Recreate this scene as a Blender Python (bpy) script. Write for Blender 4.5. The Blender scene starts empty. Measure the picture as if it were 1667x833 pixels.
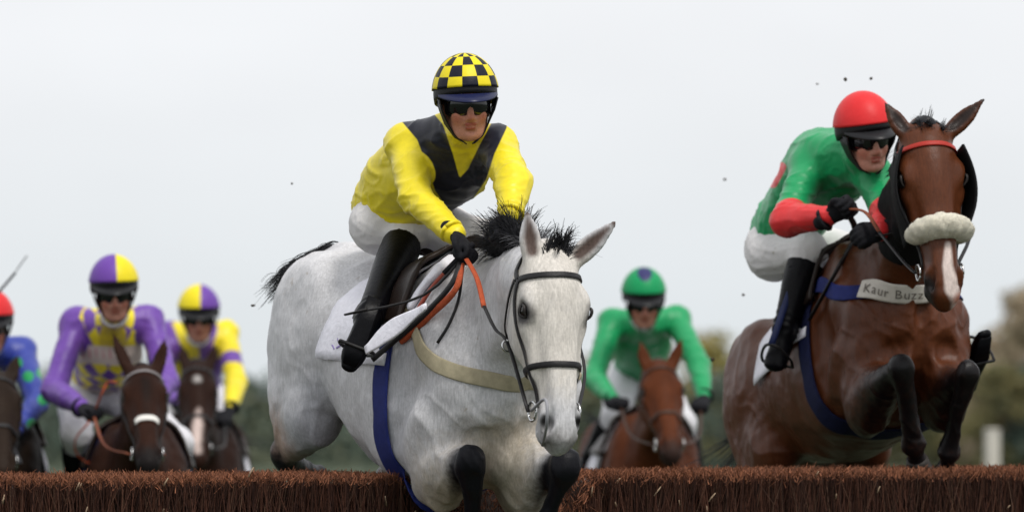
import bpy, math, random
import numpy as np
from mathutils import Vector, Matrix
from mathutils.bvhtree import BVHTree

random.seed(7)
rng = np.random.default_rng(7)
SC = bpy.context.scene
COL = SC.collection
R = math.radians

# ------------------------------------------------------------------ camera
F_PX, CX, CY = 9261.0, 833.5, 416.5          # focal length and centre in photo pixels
CAM_Z, PITCH = 1.60, math.atan((640 - 416.5) / 9261.0)
cd = bpy.data.cameras.new('camera')
cam = bpy.data.objects.new('camera', cd); COL.objects.link(cam)
cam.location = (0, 0, CAM_Z)
cam.rotation_euler = (math.pi / 2 + PITCH, 0, 0)
cd.sensor_width = 36; cd.lens = 200
cd.clip_start = 0.5; cd.clip_end = 6000
cd.dof.use_dof = True; cd.dof.focus_distance = 20.0; cd.dof.aperture_fstop = 3.0
SC.camera = cam

def P(px, py, D):
    """photo pixel at depth D (m) -> point in the world"""
    x = (px - CX) / F_PX * D
    u = -(py - CY) / F_PX * D
    return Vector((x, D * math.cos(PITCH) - u * math.sin(PITCH), CAM_Z + D * math.sin(PITCH) + u * math.cos(PITCH)))

def projv(V):
    V = np.asarray(V) - np.array((0, 0, CAM_Z)); d = V[:, 1] * math.cos(PITCH) + V[:, 2] * math.sin(PITCH)
    u = -V[:, 1] * math.sin(PITCH) + V[:, 2] * math.cos(PITCH)
    return CX + V[:, 0] / d * F_PX, CY - u / d * F_PX, d

def proj(w):
    w = Vector(w) - Vector((0, 0, CAM_Z))
    d = w.y * math.cos(PITCH) + w.z * math.sin(PITCH)
    u = -w.y * math.sin(PITCH) + w.z * math.cos(PITCH)
    return (CX + w.x / d * F_PX, CY - u / d * F_PX, d)

# ------------------------------------------------------------------ light
SUN_EL, SUN_AZ = R(56), R(150)                # high, behind the camera and a little to its right
wd = bpy.data.worlds.new('World'); SC.world = wd; wd.use_nodes = True
nt = wd.node_tree; nt.nodes.clear()
def wn(t, **k):
    n = nt.nodes.new(t)
    for a, b in k.items(): setattr(n, a, b)
    return n
out = wn('ShaderNodeOutputWorld'); bg = wn('ShaderNodeBackground')
sky = wn('ShaderNodeTexSky', sky_type='NISHITA', sun_disc=False)
sky.sun_elevation = SUN_EL; sky.sun_rotation = SUN_AZ; sky.air_density = 1.0; sky.dust_density = 3.0
hs = wn('ShaderNodeHueSaturation'); hs.inputs['Saturation'].default_value = 0.35
nt.links.new(sky.outputs[0], hs.inputs['Color'])
geo = wn('ShaderNodeTexCoord'); sep = wn('ShaderNodeSeparateXYZ'); nt.links.new(geo.outputs['Generated'], sep.inputs[0])
mr = wn('ShaderNodeMapRange'); mr.inputs[1].default_value = -0.01; mr.inputs[2].default_value = 0.075
mr.interpolation_type = 'SMOOTHSTEP'
nt.links.new(sep.outputs['Z'], mr.inputs[0])
ramp = wn('ShaderNodeMix', data_type='RGBA')
ramp.inputs['A'].default_value = (6.85, 7.3, 7.55, 1)     # cloud sheet near the horizon
ramp.inputs['B'].default_value = (8.25, 8.4, 8.65, 1)       # cloud sheet higher up
nt.links.new(mr.outputs[0], ramp.inputs['Factor'])
mp = wn('ShaderNodeMapping'); mp.inputs['Scale'].default_value = (7, 7, 16)
nt.links.new(geo.outputs['Generated'], mp.inputs[0])
nz = wn('ShaderNodeTexNoise'); nz.inputs['Scale'].default_value = 1.6; nz.inputs['Detail'].default_value = 3
nt.links.new(mp.outputs[0], nz.inputs['Vector'])
mr2 = wn('ShaderNodeMapRange'); mr2.inputs[1].default_value = 0.3; mr2.inputs[2].default_value = 0.7
mr2.inputs[3].default_value = 0.965; mr2.inputs[4].default_value = 1.03
nt.links.new(nz.outputs['Fac'], mr2.inputs[0])
cl = wn('ShaderNodeVectorMath', operation='SCALE')
nt.links.new(ramp.outputs['Result'], cl.inputs[0]); nt.links.new(mr2.outputs[0], cl.inputs['Scale'])
mx = wn('ShaderNodeMix', data_type='RGBA'); mx.inputs['Factor'].default_value = 0.96   # the cloud cover
nt.links.new(hs.outputs[0], mx.inputs['A']); nt.links.new(cl.outputs[0], mx.inputs['B'])
nt.links.new(mx.outputs['Result'], bg.inputs['Color'])
bg.inputs['Strength'].default_value = 0.073
nt.links.new(bg.outputs[0], out.inputs[0])

sd = bpy.data.lights.new('sun', 'SUN'); sd.energy = 1.5; sd.angle = R(14); sd.color = (1, 0.965, 0.91)
sun = bpy.data.objects.new('sun', sd); COL.objects.link(sun)
sdir = Vector((math.sin(SUN_AZ) * math.cos(SUN_EL), math.cos(SUN_AZ) * math.cos(SUN_EL), math.sin(SUN_EL)))
sun.rotation_euler = sdir.to_track_quat('Z', 'Y').to_euler()
SC.view_settings.view_transform = 'Standard'; SC.view_settings.look = 'None'
SC.view_settings.exposure = 0.60; SC.view_settings.gamma = 1.0

# ------------------------------------------------------------------ materials
def mat(name, col, rough=0.6, bump=None, var=None, spec=0.25, sheen=0.0, layers=(), metal=0.0, coat=0.0, flecks=(), streak=None, crease=None):
    """procedural material. bump=(scale,strength,stretch) var=(scale,amount) layers=[(attribute,colour,softness)]"""
    m = bpy.data.materials.new(name); m.use_nodes = True
    t = m.node_tree; b = t.nodes['Principled BSDF']
    L = t.links.new
    b.inputs['Roughness'].default_value = rough
    b.inputs['Specular IOR Level'].default_value = spec
    b.inputs['Metallic'].default_value = metal
    b.inputs['Sheen Weight'].default_value = sheen
    b.inputs['Coat Weight'].default_value = coat
    tc = t.nodes.new('ShaderNodeTexCoord')
    rgb = t.nodes.new('ShaderNodeRGB'); rgb.outputs[0].default_value = (*col, 1)
    cur = rgb.outputs[0]
    for fs_, thr, fc, amt in flecks:             # flecks of another colour lie under the larger markings
        n = t.nodes.new('ShaderNodeTexNoise'); n.inputs['Scale'].default_value = fs_; n.inputs['Detail'].default_value = 6; n.inputs['Roughness'].default_value = 0.7
        L(tc.outputs['Object'], n.inputs['Vector'])
        r = t.nodes.new('ShaderNodeMapRange'); r.inputs[1].default_value = thr; r.inputs[2].default_value = thr + 0.06; r.inputs[4].default_value = amt
        L(n.outputs['Fac'], r.inputs[0])
        mm = t.nodes.new('ShaderNodeMix'); mm.data_type = 'RGBA'
        L(r.outputs[0], mm.inputs['Factor']); L(cur, mm.inputs['A']); mm.inputs['B'].default_value = (*fc, 1); cur = mm.outputs['Result']
    for at, c, soft in layers:
        a = t.nodes.new('ShaderNodeAttribute'); a.attribute_name = at
        src = a.outputs['Fac']
        if soft > 0.012:                       # ragged edge where the hair colours meet
            nn = t.nodes.new('ShaderNodeTexNoise'); nn.inputs['Scale'].default_value = 38; nn.inputs['Detail'].default_value = 4
            L(tc.outputs['Object'], nn.inputs['Vector'])
            ad = t.nodes.new('ShaderNodeMath'); ad.operation = 'MULTIPLY_ADD'
            L(nn.outputs['Fac'], ad.inputs[0]); ad.inputs[1].default_value = soft * 1.2; L(src, ad.inputs[2])
            sb = t.nodes.new('ShaderNodeMath'); sb.operation = 'SUBTRACT'; L(ad.outputs[0], sb.inputs[0]); sb.inputs[1].default_value = soft * 0.6
            src = sb.outputs[0]
        r = t.nodes.new('ShaderNodeMapRange'); r.interpolation_type = 'SMOOTHSTEP'
        r.inputs[1].default_value = -soft; r.inputs[2].default_value = soft
        r.inputs[3].default_value = 1; r.inputs[4].default_value = 0
        L(src, r.inputs[0])
        mm = t.nodes.new('ShaderNodeMix'); mm.data_type = 'RGBA'
        L(r.outputs[0], mm.inputs['Factor']); L(cur, mm.inputs['A']); mm.inputs['B'].default_value = (*c, 1)
        cur = mm.outputs['Result']
    if var:
        for sc_, am in (var if isinstance(var[0], tuple) else (var,)):
            n = t.nodes.new('ShaderNodeTexNoise'); n.inputs['Scale'].default_value = sc_; n.inputs['Detail'].default_value = 5; n.inputs['Roughness'].default_value = 0.62
            L(tc.outputs['Object'], n.inputs['Vector'])
            r = t.nodes.new('ShaderNodeMapRange'); r.inputs[1].default_value = 0.28; r.inputs[2].default_value = 0.72
            r.inputs[3].default_value = 1 - am; r.inputs[4].default_value = 1 + am
            L(n.outputs['Fac'], r.inputs[0])
            v = t.nodes.new('ShaderNodeVectorMath'); v.operation = 'SCALE'
            L(cur, v.inputs[0]); L(r.outputs[0], v.inputs['Scale']); cur = v.outputs[0]
    if streak:                                   # the lie of the coat: fine streaks running down
        mp_ = t.nodes.new('ShaderNodeMapping'); mp_.inputs['Scale'].default_value = (1, 1, .16); L(tc.outputs['Object'], mp_.inputs[0])
        n = t.nodes.new('ShaderNodeTexNoise'); n.inputs['Scale'].default_value = streak[0]; n.inputs['Detail'].default_value = 4; n.inputs['Distortion'].default_value = .6
        L(mp_.outputs[0], n.inputs['Vector'])
        r = t.nodes.new('ShaderNodeMapRange'); r.inputs[1].default_value = 0.3; r.inputs[2].default_value = 0.7
        r.inputs[3].default_value = 1 - streak[1]; r.inputs[4].default_value = 1 + streak[1]
        L(n.outputs['Fac'], r.inputs[0]); v = t.nodes.new('ShaderNodeVectorMath'); v.operation = 'SCALE'
        L(cur, v.inputs[0]); L(r.outputs[0], v.inputs['Scale']); cur = v.outputs[0]
    L(cur, b.inputs['Base Color'])
    if crease:                                   # sharp thin creases of light cloth
        n = t.nodes.new('ShaderNodeTexNoise'); n.noise_type = 'RIDGED_MULTIFRACTAL'; n.inputs['Scale'].default_value = crease[0]; n.inputs['Detail'].default_value = 3
        n.inputs['Distortion'].default_value = 1.2; n.inputs['Roughness'].default_value = .45
        mp_ = t.nodes.new('ShaderNodeMapping'); mp_.inputs['Scale'].default_value = (1, 1, 1.7); mp_.inputs['Rotation'].default_value = (.5, .4, 0); L(tc.outputs['Object'], mp_.inputs[0]); L(mp_.outputs[0], n.inputs['Vector'])
        bp = t.nodes.new('ShaderNodeBump'); bp.inputs['Strength'].default_value = crease[1]; bp.inputs['Distance'].default_value = .02
        L(n.outputs['Fac'], bp.inputs['Height']); L(bp.outputs[0], b.inputs['Normal'])
    elif bump:
        sc_, st, stretch = bump
        mp_ = t.nodes.new('ShaderNodeMapping'); mp_.inputs['Scale'].default_value = stretch
        L(tc.outputs['Object'], mp_.inputs[0])
        n = t.nodes.new('ShaderNodeTexNoise'); n.inputs['Scale'].default_value = sc_; n.inputs['Detail'].default_value = 6
        n.inputs['Roughness'].default_value = 0.65
        L(mp_.outputs[0], n.inputs['Vector'])
        bp = t.nodes.new('ShaderNodeBump'); bp.inputs['Strength'].default_value = st; bp.inputs['Distance'].default_value = 0.01
        L(n.outputs['Fac'], bp.inputs['Height']); L(bp.outputs[0], b.inputs['Normal'])
    return m

def speckle(m, scale, thr, col, amount=1.0):
    """flecks of another colour over a finished material (dirt splashes, flea-bitten hairs)"""
    t = m.node_tree; b = t.nodes['Principled BSDF']; L = t.links.new
    src = b.inputs['Base Color'].links[0].from_socket
    tc = t.nodes.new('ShaderNodeTexCoord')
    n = t.nodes.new('ShaderNodeTexNoise'); n.inputs['Scale'].default_value = scale; n.inputs['Detail'].default_value = 6; n.inputs['Roughness'].default_value = 0.7
    L(tc.outputs['Object'], n.inputs['Vector'])
    r = t.nodes.new('ShaderNodeMapRange'); r.inputs[1].default_value = thr; r.inputs[2].default_value = thr + 0.06
    r.inputs[4].default_value = amount
    L(n.outputs['Fac'], r.inputs[0])
    mm = t.nodes.new('ShaderNodeMix'); mm.data_type = 'RGBA'
    L(r.outputs[0], mm.inputs['Factor']); L(src, mm.inputs['A']); mm.inputs['B'].default_value = (*col, 1)
    L(mm.outputs['Result'], b.inputs['Base Color'])
    return m

# ------------------------------------------------------------------ objects
def tag(o, label=None, cat=None, group=None, kind=None):
    for k, v in (('label', label), ('category', cat), ('group', group), ('kind', kind)):
        if v: o[k] = v
    return o

def empty(name, loc, M=None):
    o = bpy.data.objects.new(name, None); COL.objects.link(o)
    o.empty_display_size = 0.1
    if M is not None: o.matrix_world = M
    else: o.location = loc
    return o

def mesh_obj(name, V, Fs, m, parent=None, smooth=True, attrs=None):
    me = bpy.data.meshes.new(name)
    V = np.asarray(V, dtype=np.float32)
    if isinstance(Fs, np.ndarray):
        n = len(Fs); w = Fs.shape[1]
        me.vertices.add(len(V)); me.vertices.foreach_set('co', V.ravel())
        me.loops.add(n * w); me.loops.foreach_set('vertex_index', Fs.astype(np.int32).ravel())
        me.polygons.add(n); me.polygons.foreach_set('loop_start', np.arange(0, n * w, w, dtype=np.int32))
        me.update(calc_edges=True); me.validate()
    else:
        me.from_pydata([tuple(map(float, v)) for v in V], [], Fs); me.update()
    me.polygons.foreach_set('use_smooth', [smooth] * len(me.polygons))
    for k, a in (attrs or {}).items():
        at = me.attributes.new(k, 'FLOAT', 'POINT'); at.data.foreach_set('value', np.asarray(a, dtype=np.float32))
    if m is not None: me.materials.append(m)
    o = bpy.data.objects.new(name, me); COL.objects.link(o)
    if parent is not None: o.parent = parent
    return o

# ------------------------------------------------------------------ smooth numpy noise
_perm = rng.permutation(256); _perm = np.concatenate([_perm, _perm, _perm])
_val = rng.uniform(-1, 1, 256)
def vnoise(p):
    p = np.asarray(p, dtype=np.float64); i = np.floor(p).astype(int); f = p - i; f = f * f * f * (f * (f * 6 - 15) + 10)
    i &= 255; r = 0
    for dx in (0, 1):
        for dy in (0, 1):
            for dz in (0, 1):
                h = _val[_perm[_perm[_perm[(i[:, 0] + dx) & 255] + ((i[:, 1] + dy) & 255)] + ((i[:, 2] + dz) & 255)] & 255]
                r = r + h * (f[:, 0] if dx else 1 - f[:, 0]) * (f[:, 1] if dy else 1 - f[:, 1]) * (f[:, 2] if dz else 1 - f[:, 2])
    return r

# ------------------------------------------------------------------ implicit bodies
def A3(v): return np.array((v[0], v[1], v[2]), dtype=np.float64)
def nrm(v): v = A3(v); return v / (np.linalg.norm(v) + 1e-12)

def catmull(K, n):
    """K: (m,d) keys -> smooth samples, n per span"""
    K = np.asarray(K, dtype=np.float64); m = len(K); out_ = []
    for i in range(m - 1):
        p0 = K[i - 1] if i else 2 * K[0] - K[1]; p1 = K[i]; p2 = K[i + 1]; p3 = K[i + 2] if i + 2 < m else 2 * K[-1] - K[-2]
        for j in range(n):
            t = j / n
            out_.append(0.5 * ((2 * p1) + (-p0 + p2) * t + (2 * p0 - 5 * p1 + 4 * p2 - p3) * t * t + (-p0 + 3 * p1 - 3 * p2 + p3) * t ** 3))
    out_.append(K[-1])
    return np.array(out_)

class Body:
    def __init__(s, lo, hi, vox):
        s.lo = A3(lo); s.vox = vox
        n = np.ceil((A3(hi) - s.lo) / vox).astype(int) + 1
        s.n = n
        s.ax = [(s.lo[i] + np.arange(n[i]) * vox).astype(np.float32) for i in range(3)]
        s.F = np.full(tuple(n), 0.3, dtype=np.float32)
    def _box(s, lo, hi):
        a = np.clip(np.floor((lo - s.lo) / s.vox).astype(int), 0, s.n - 1)
        b = np.clip(np.ceil((hi - s.lo) / s.vox).astype(int) + 1, 1, s.n)
        return a, b
    def _grid(s, a, b):
        return (s.ax[0][a[0]:b[0]][:, None, None], s.ax[1][a[1]:b[1]][None, :, None], s.ax[2][a[2]:b[2]][None, None, :])
    def _put(s, a, b, D, k, sub=False):
        F = s.F[a[0]:b[0], a[1]:b[1], a[2]:b[2]]
        if sub:
            D = -D
            h = np.clip(0.5 - 0.5 * (F - D) / k, 0, 1)
            F[...] = F * (1 - h) + D * h + k * h * (1 - h)
        else:
            h = np.clip(0.5 + 0.5 * (F - D) / k, 0, 1)
            F[...] = F * (1 - h) + D * h - k * h * (1 - h)
    @staticmethod
    def _eseg(X, Y, Z, p, q, r0, r1, u):
        w = q - p; L = np.linalg.norm(w)
        w = w / L if L > 1e-9 else nrm(np.cross(u, (0.3, 0.5, 0.8)))
        u = u - w * np.dot(u, w); u = u / (np.linalg.norm(u) + 1e-9); v = np.cross(w, u)
        dx = X - np.float32(p[0]); dy = Y - np.float32(p[1]); dz = Z - np.float32(p[2])
        f = np.float32
        a = dx * f(u[0]) + dy * f(u[1]) + dz * f(u[2])
        b = dx * f(v[0]) + dy * f(v[1]) + dz * f(v[2])
        c = dx * f(w[0]) + dy * f(w[1]) + dz * f(w[2])
        t = np.clip(c / f(max(L, 1e-9)), 0, 1) if L > 1e-9 else np.zeros_like(c)
        ra = f(r0[0]) + t * f(r1[0] - r0[0]); rb = f(r0[1]) + t * f(r1[1] - r0[1])
        rc = (r0[2] + t * f(r1[2] - r0[2])) if len(r0) > 2 else np.minimum(ra, rb)
        c = c - t * f(L)
        a = a / ra; b = b / rb; c = c / rc
        k0 = np.sqrt(a * a + b * b + c * c); a /= ra; b /= rb; c /= rc
        k1 = np.sqrt(a * a + b * b + c * c) + f(1e-6)
        d = k0 * (k0 - 1) / k1
        return np.where(k0 < 0.05, -np.minimum(ra, rb), d)
    def chain(s, pts, k=0.03, n=4, u=(0, 1, 0), sub=False):
        """pts: [(pos, a, b[, u])] elliptical sections along a smooth spine"""
        K = []; U = []
        for q in pts:
            K.append([*q[0], q[1], q[2]]); U.append(A3(q[3]) if len(q) > 3 else A3(u))
        S = catmull(K, n) if n > 1 else np.array(K); Us = catmull(U, n) if n > 1 else np.array(U)
        S[:, 3:] = np.maximum(S[:, 3:], 0.002)
        pad = k + 3 * s.vox
        rm = S[:, 3:].max(1)
        a0, b0 = s._box((S[:, :3] - rm[:, None]).min(0) - pad, (S[:, :3] + rm[:, None]).max(0) + pad)
        if (b0 <= a0).any(): return
        D = np.full(tuple(b0 - a0), 0.3, dtype=np.float32)
        for i in range(len(S) - 1):
            r = max(rm[i], rm[i + 1])
            lo = np.minimum(S[i, :3], S[i + 1, :3]) - r - pad; hi = np.maximum(S[i, :3], S[i + 1, :3]) + r + pad
            a, b = s._box(lo, hi)
            a = np.maximum(a, a0); b = np.minimum(b, b0)
            if (b <= a).any(): continue
            X, Y, Z = s._grid(a, b)
            d = s._eseg(X, Y, Z, S[i, :3], S[i + 1, :3], S[i, 3:], S[i + 1, 3:], Us[i])
            a -= a0; b -= a0
            sl = D[a[0]:b[0], a[1]:b[1], a[2]:b[2]]
            np.minimum(sl, d, out=sl)
        s._put(a0, b0, D, k, sub)
    def ell(s, c, r, k=0.03, u=(0, 1, 0), w=(1, 0, 0), sub=False):
        """ellipsoid: r = radii along u, along w x u, along w"""
        c = A3(c); w = nrm(w); m = max(r); pad = k + 3 * s.vox
        a, b = s._box(c - m - pad, c + m + pad)
        if (b <= a).any(): return
        X, Y, Z = s._grid(a, b)
        e = w * 1e-4
        d = s._eseg(X, Y, Z, c - e, c + e, r, r, A3(u))
        s._put(a, b, d, k, sub)
    def mesh(s, smooth=2):
        F = s.F
        for ax in range(3):
            sl = [slice(None)] * 3
            for e in (0, -1):
                sl[ax] = e; v = F[tuple(sl)]; v[...] = np.maximum(v, 1e-3)
        I = F < 0
        n = F.shape
        cnt = np.zeros((n[0] - 1, n[1] - 1, n[2] - 1), dtype=np.int8)
        cs = [(i, j, k) for i in (0, 1) for j in (0, 1) for k in (0, 1)]
        for i, j, k in cs: cnt += I[i:n[0] - 1 + i, j:n[1] - 1 + j, k:n[2] - 1 + k]
        act = np.argwhere((cnt > 0) & (cnt < 8))
        idx = np.full(cnt.shape, -1, dtype=np.int32); idx[act[:, 0], act[:, 1], act[:, 2]] = np.arange(len(act))
        val = {c: F[act[:, 0] + c[0], act[:, 1] + c[1], act[:, 2] + c[2]] for c in cs}
        acc = np.zeros((len(act), 3)); num = np.zeros(len(act))
        for c in cs:
            for d in range(3):
                if c[d]: continue
                e = list(c); e[d] = 1; e = tuple(e)
                x, y = val[c], val[e]; m = (x < 0) != (y < 0)
                t = np.where(m, x / np.where(m, x - y, 1), 0)
                p = np.tile(np.array(c, dtype=float), (len(act), 1)); p[:, d] = t
                acc[m] += p[m]; num[m] += 1
        V = s.lo + (act + acc / num[:, None]) * s.vox
        Q = []
        for d in range(3):
            o1, o2 = (d + 1) % 3, (d + 2) % 3
            s0 = [slice(1, n[i] - 1) for i in range(3)]; s1 = list(s0)
            s0[d] = slice(0, n[d] - 1); s1[d] = slice(1, n[d])
            A = I[tuple(s0)]; B = I[tuple(s1)]
            e = np.argwhere(A != B); base = np.array([0 if i == d else 1 for i in range(3)]); fl = A[e[:, 0], e[:, 1], e[:, 2]]
            e = e + base
            def g(da, db):
                q = e.copy(); q[:, o1] += da; q[:, o2] += db
                return idx[q[:, 0], q[:, 1], q[:, 2]]
            q = np.stack([g(-1, -1), g(0, -1), g(0, 0), g(-1, 0)], 1)
            q[~fl] = q[~fl][:, ::-1]
            Q.append(q)
        Q = np.concatenate(Q)
        Q = Q[(Q >= 0).all(1)]
        for it in range(smooth):
            a = Q.ravel(); b = np.roll(Q, -1, 1).ravel()
            num = np.bincount(a, minlength=len(V)) + np.bincount(b, minlength=len(V))
            W = np.stack([np.bincount(a, V[b, i], len(V)) + np.bincount(b, V[a, i], len(V)) for i in range(3)], 1) / np.maximum(num, 1)[:, None]
            V = V + 0.5 * (W - V)
        return V, Q
def vnormals(V, Q):
    fn = np.cross(V[Q[:, 2]] - V[Q[:, 0]], V[Q[:, 3]] - V[Q[:, 1]])
    N = np.zeros_like(V)
    for i in range(3):
        for k in range(4): N[:, i] += np.bincount(Q[:, k], fn[:, i], len(V))
    return N / (np.linalg.norm(N, axis=1)[:, None] + 1e-12)

def d_caps(V, pts, r):
    """signed distance of vertices to a poly-capsule; pts list of points, r radius or list"""
    pts = [A3(p) for p in pts]; rr = r if isinstance(r, (list, tuple)) else [r] * len(pts)
    D = np.full(len(V), 9.0)
    if len(pts) == 1: return np.linalg.norm(V - pts[0], axis=1) - rr[0]
    for i in range(len(pts) - 1):
        w = pts[i + 1] - pts[i]; t = np.clip(((V - pts[i]) @ w) / (w @ w + 1e-12), 0, 1)
        D = np.minimum(D, np.linalg.norm(V - pts[i] - t[:, None] * w, axis=1) - (rr[i] + t * (rr[i + 1] - rr[i])))
    return D

# ------------------------------------------------------------------ tubes, ribbons, hair
class MB:
    def __init__(s): s.V = []; s.F = []
    def tube(s, pts, r, sides=6, n=4, flat=1.0, up=None):
        K = np.array([list(p) for p in pts], float)
        rr = np.array(r if isinstance(r, (list, tuple)) else [r] * len(K))
        S = catmull(np.column_stack([K, rr]), n) if len(K) > 2 and n > 1 else np.column_stack([K, rr])
        T = np.gradient(S[:, :3], axis=0); T /= np.linalg.norm(T, axis=1)[:, None] + 1e-12
        b = len(s.V); a = A3(up) if up is not None else (np.array((0, 0, 1.0)) if abs(T[0][2]) < 0.9 else np.array((1.0, 0, 0)))
        for i in range(len(S)):
            u = a - T[i] * (a @ T[i]); u /= np.linalg.norm(u) + 1e-12
            if up is None: a = u
            v = np.cross(T[i], u)
            for j in range(sides):
                an = 2 * math.pi * j / sides
                s.V.append(S[i, :3] + S[i, 3] * (math.cos(an) * u * flat + math.sin(an) * v))
        for i in range(len(S) - 1):
            for j in range(sides):
                p = b + i * sides + j; q = b + i * sides + (j + 1) % sides
                s.F.append((p, q, q + sides, p + sides))
        s.F.append(tuple(b + j for j in range(sides))[::-1]); e = b + (len(S) - 1) * sides
        s.F.append(tuple(e + j for j in range(sides)))
    def ribbon(s, Pt, Nn, w, th, closed=False):
        """flat strap through points Pt lying on normals Nn"""
        Pt = np.asarray(Pt); Nn = np.asarray(Nn); n = len(Pt); b = len(s.V)
        ww = w if hasattr(w, '__len__') else [w] * n
        for i in range(n):
            t = Pt[(i + 1) % n if closed else min(i + 1, n - 1)] - Pt[i - 1 if (closed or i) else 0]
            side = nrm(np.cross(t, Nn[i])); nn = nrm(Nn[i])
            for sx, tz in ((-1, -0.35), (-1, 0.7), (-0.8, 1), (0.8, 1), (1, 0.7), (1, -0.35)):
                s.V.append(Pt[i] + side * sx * ww[i] / 2 + nn * tz * th)
        for i in range(n if closed else n - 1):
            for j in range(6):
                p = b + i * 6 + j; q = b + i * 6 + (j + 1) % 6; i2 = (i + 1) % n
                s.F.append((p, b + i2 * 6 + j, b + i2 * 6 + (j + 1) % 6, q))
        if not closed:
            s.F.append(tuple(b + j for j in range(6))); s.F.append(tuple(b + (n - 1) * 6 + j for j in range(6))[::-1])
    def hair(s, p, d, L, w, droop=0.3, curl=0.1, seg=5, cdir=None):
        """one tapering lock: a three-sided strand that bends"""
        p = A3(p); d = nrm(d); b = len(s.V)
        side = nrm(np.cross(d, rng.normal(size=3))); o = np.cross(d, side)
        cdir = rng.normal(size=3) * curl if cdir is None else cdir + rng.normal(size=3) * curl
        q = p.copy(); dd = d.copy()
        for i in range(seg + 1):
            t = i / seg; ww = w * (1 - t) ** 0.7 + 0.0006
            for an in (0, 2.094, 4.189): s.V.append(q + ww * (math.cos(an) * side + math.sin(an) * o))
            dd = nrm(dd + cdir / seg * 2 + np.array((0, 0, -droop)) / seg * (0.5 + t)); q = q + dd * L / seg
        for i in range(seg):
            for j in range(3):
                a = b + i * 3 + j; c = b + i * 3 + (j + 1) % 3
                s.F.append((a, c, c + 3, a + 3))
    def lock(s, p, d, L, n, w=.0016, spread=.006, jit=.05, droop=.3, curl=.4, seg=7):
        """a lock of n fine strands that share a bend"""
        c = rng.normal(size=3) * curl
        for i in range(n):
            s.hair(A3(p) + rng.normal(size=3) * spread, nrm(d) + rng.normal(size=3) * jit, L * rng.uniform(.6, 1.05), w * rng.uniform(.6, 1.2), droop, curl * .12, seg, c)
    def ball(s, c, r, seg=12, ring=8, M=None):
        b = len(s.V); c = A3(c); r = A3(r) if hasattr(r, '__len__') else np.array((r, r, r))
        for i in range(ring + 1):
            th = math.pi * i / ring
            for j in range(seg):
                ph = 2 * math.pi * j / seg
                v = np.array((math.sin(th) * math.cos(ph), math.sin(th) * math.sin(ph), math.cos(th))) * r
                s.V.append(c + (M @ v if M is not None else v))
        for i in range(ring):
            for j in range(seg):
                s.F.append((b + i * seg + j, b + (i + 1) * seg + j, b + (i + 1) * seg + (j + 1) % seg, b + i * seg + (j + 1) % seg))
    def build(s, name, m, parent=None, smooth=True):
        if not s.V: return None
        return mesh_obj(name, np.array(s.V), s.F, m, parent, smooth)

def snap_strap(bvh, pts, n=6, off=0.004, closed=False):
    K = np.array([list(p) for p in pts], float)
    if closed: K = np.vstack([K, K[:1]])
    S = catmull(K, n)
    if closed: S = S[:-1]
    Pt, Nn = [], []
    for p in S:
        h = bvh.find_nearest(Vector(p))
        Pt.append(A3(h[0]) + A3(h[1]) * off); Nn.append(A3(h[1]))
    Pt = np.array(Pt); Nn = np.array(Nn)
    for it in range(2):
        if closed: Pt2 = (np.roll(Pt, 1, 0) + 2 * Pt + np.roll(Pt, -1, 0)) / 4; Nn = np.roll(Nn, 1, 0) + 2 * Nn + np.roll(Nn, -1, 0)
        else:
            Pt2 = Pt.copy(); Pt2[1:-1] = (Pt[:-2] + 2 * Pt[1:-1] + Pt[2:]) / 4
            N2 = Nn.copy(); N2[1:-1] = Nn[:-2] + 2 * Nn[1:-1] + Nn[2:]; Nn = N2
        Nn /= np.linalg.norm(Nn, axis=1)[:, None]
        Pt = Pt2
    return Pt, Nn

# ================================================================== HORSES
# local axes of a horse: x forward, y to its left, z up, hooves on z = 0
def frame_M(loc, yaw, pitch=0.0, roll=0.0):
    """yaw: 0 = facing the camera, positive = turning to the picture's right; pitch: nose up"""
    return Matrix.Translation(loc) @ Matrix.Rotation(R(yaw) - math.pi / 2, 4, 'Z') @ Matrix.Rotation(-R(pitch), 4, 'Y') @ Matrix.Rotation(R(roll), 4, 'X')

LEG_F = dict(elbow=(0.47, 0.17, 0.95), knee=(0.80, 0.15, 0.72), fet=(0.72, 0.14, 0.45), hoof=(0.62, 0.14, 0.38))
LEG_H = dict(stifle=(-0.34, 0.19, 0.99), hock=(-0.86, 0.14, 0.66), fet=(-0.95, 0.13, 0.30), hoof=(-1.05, 0.13, 0.20))

class Horse: pass

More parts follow.
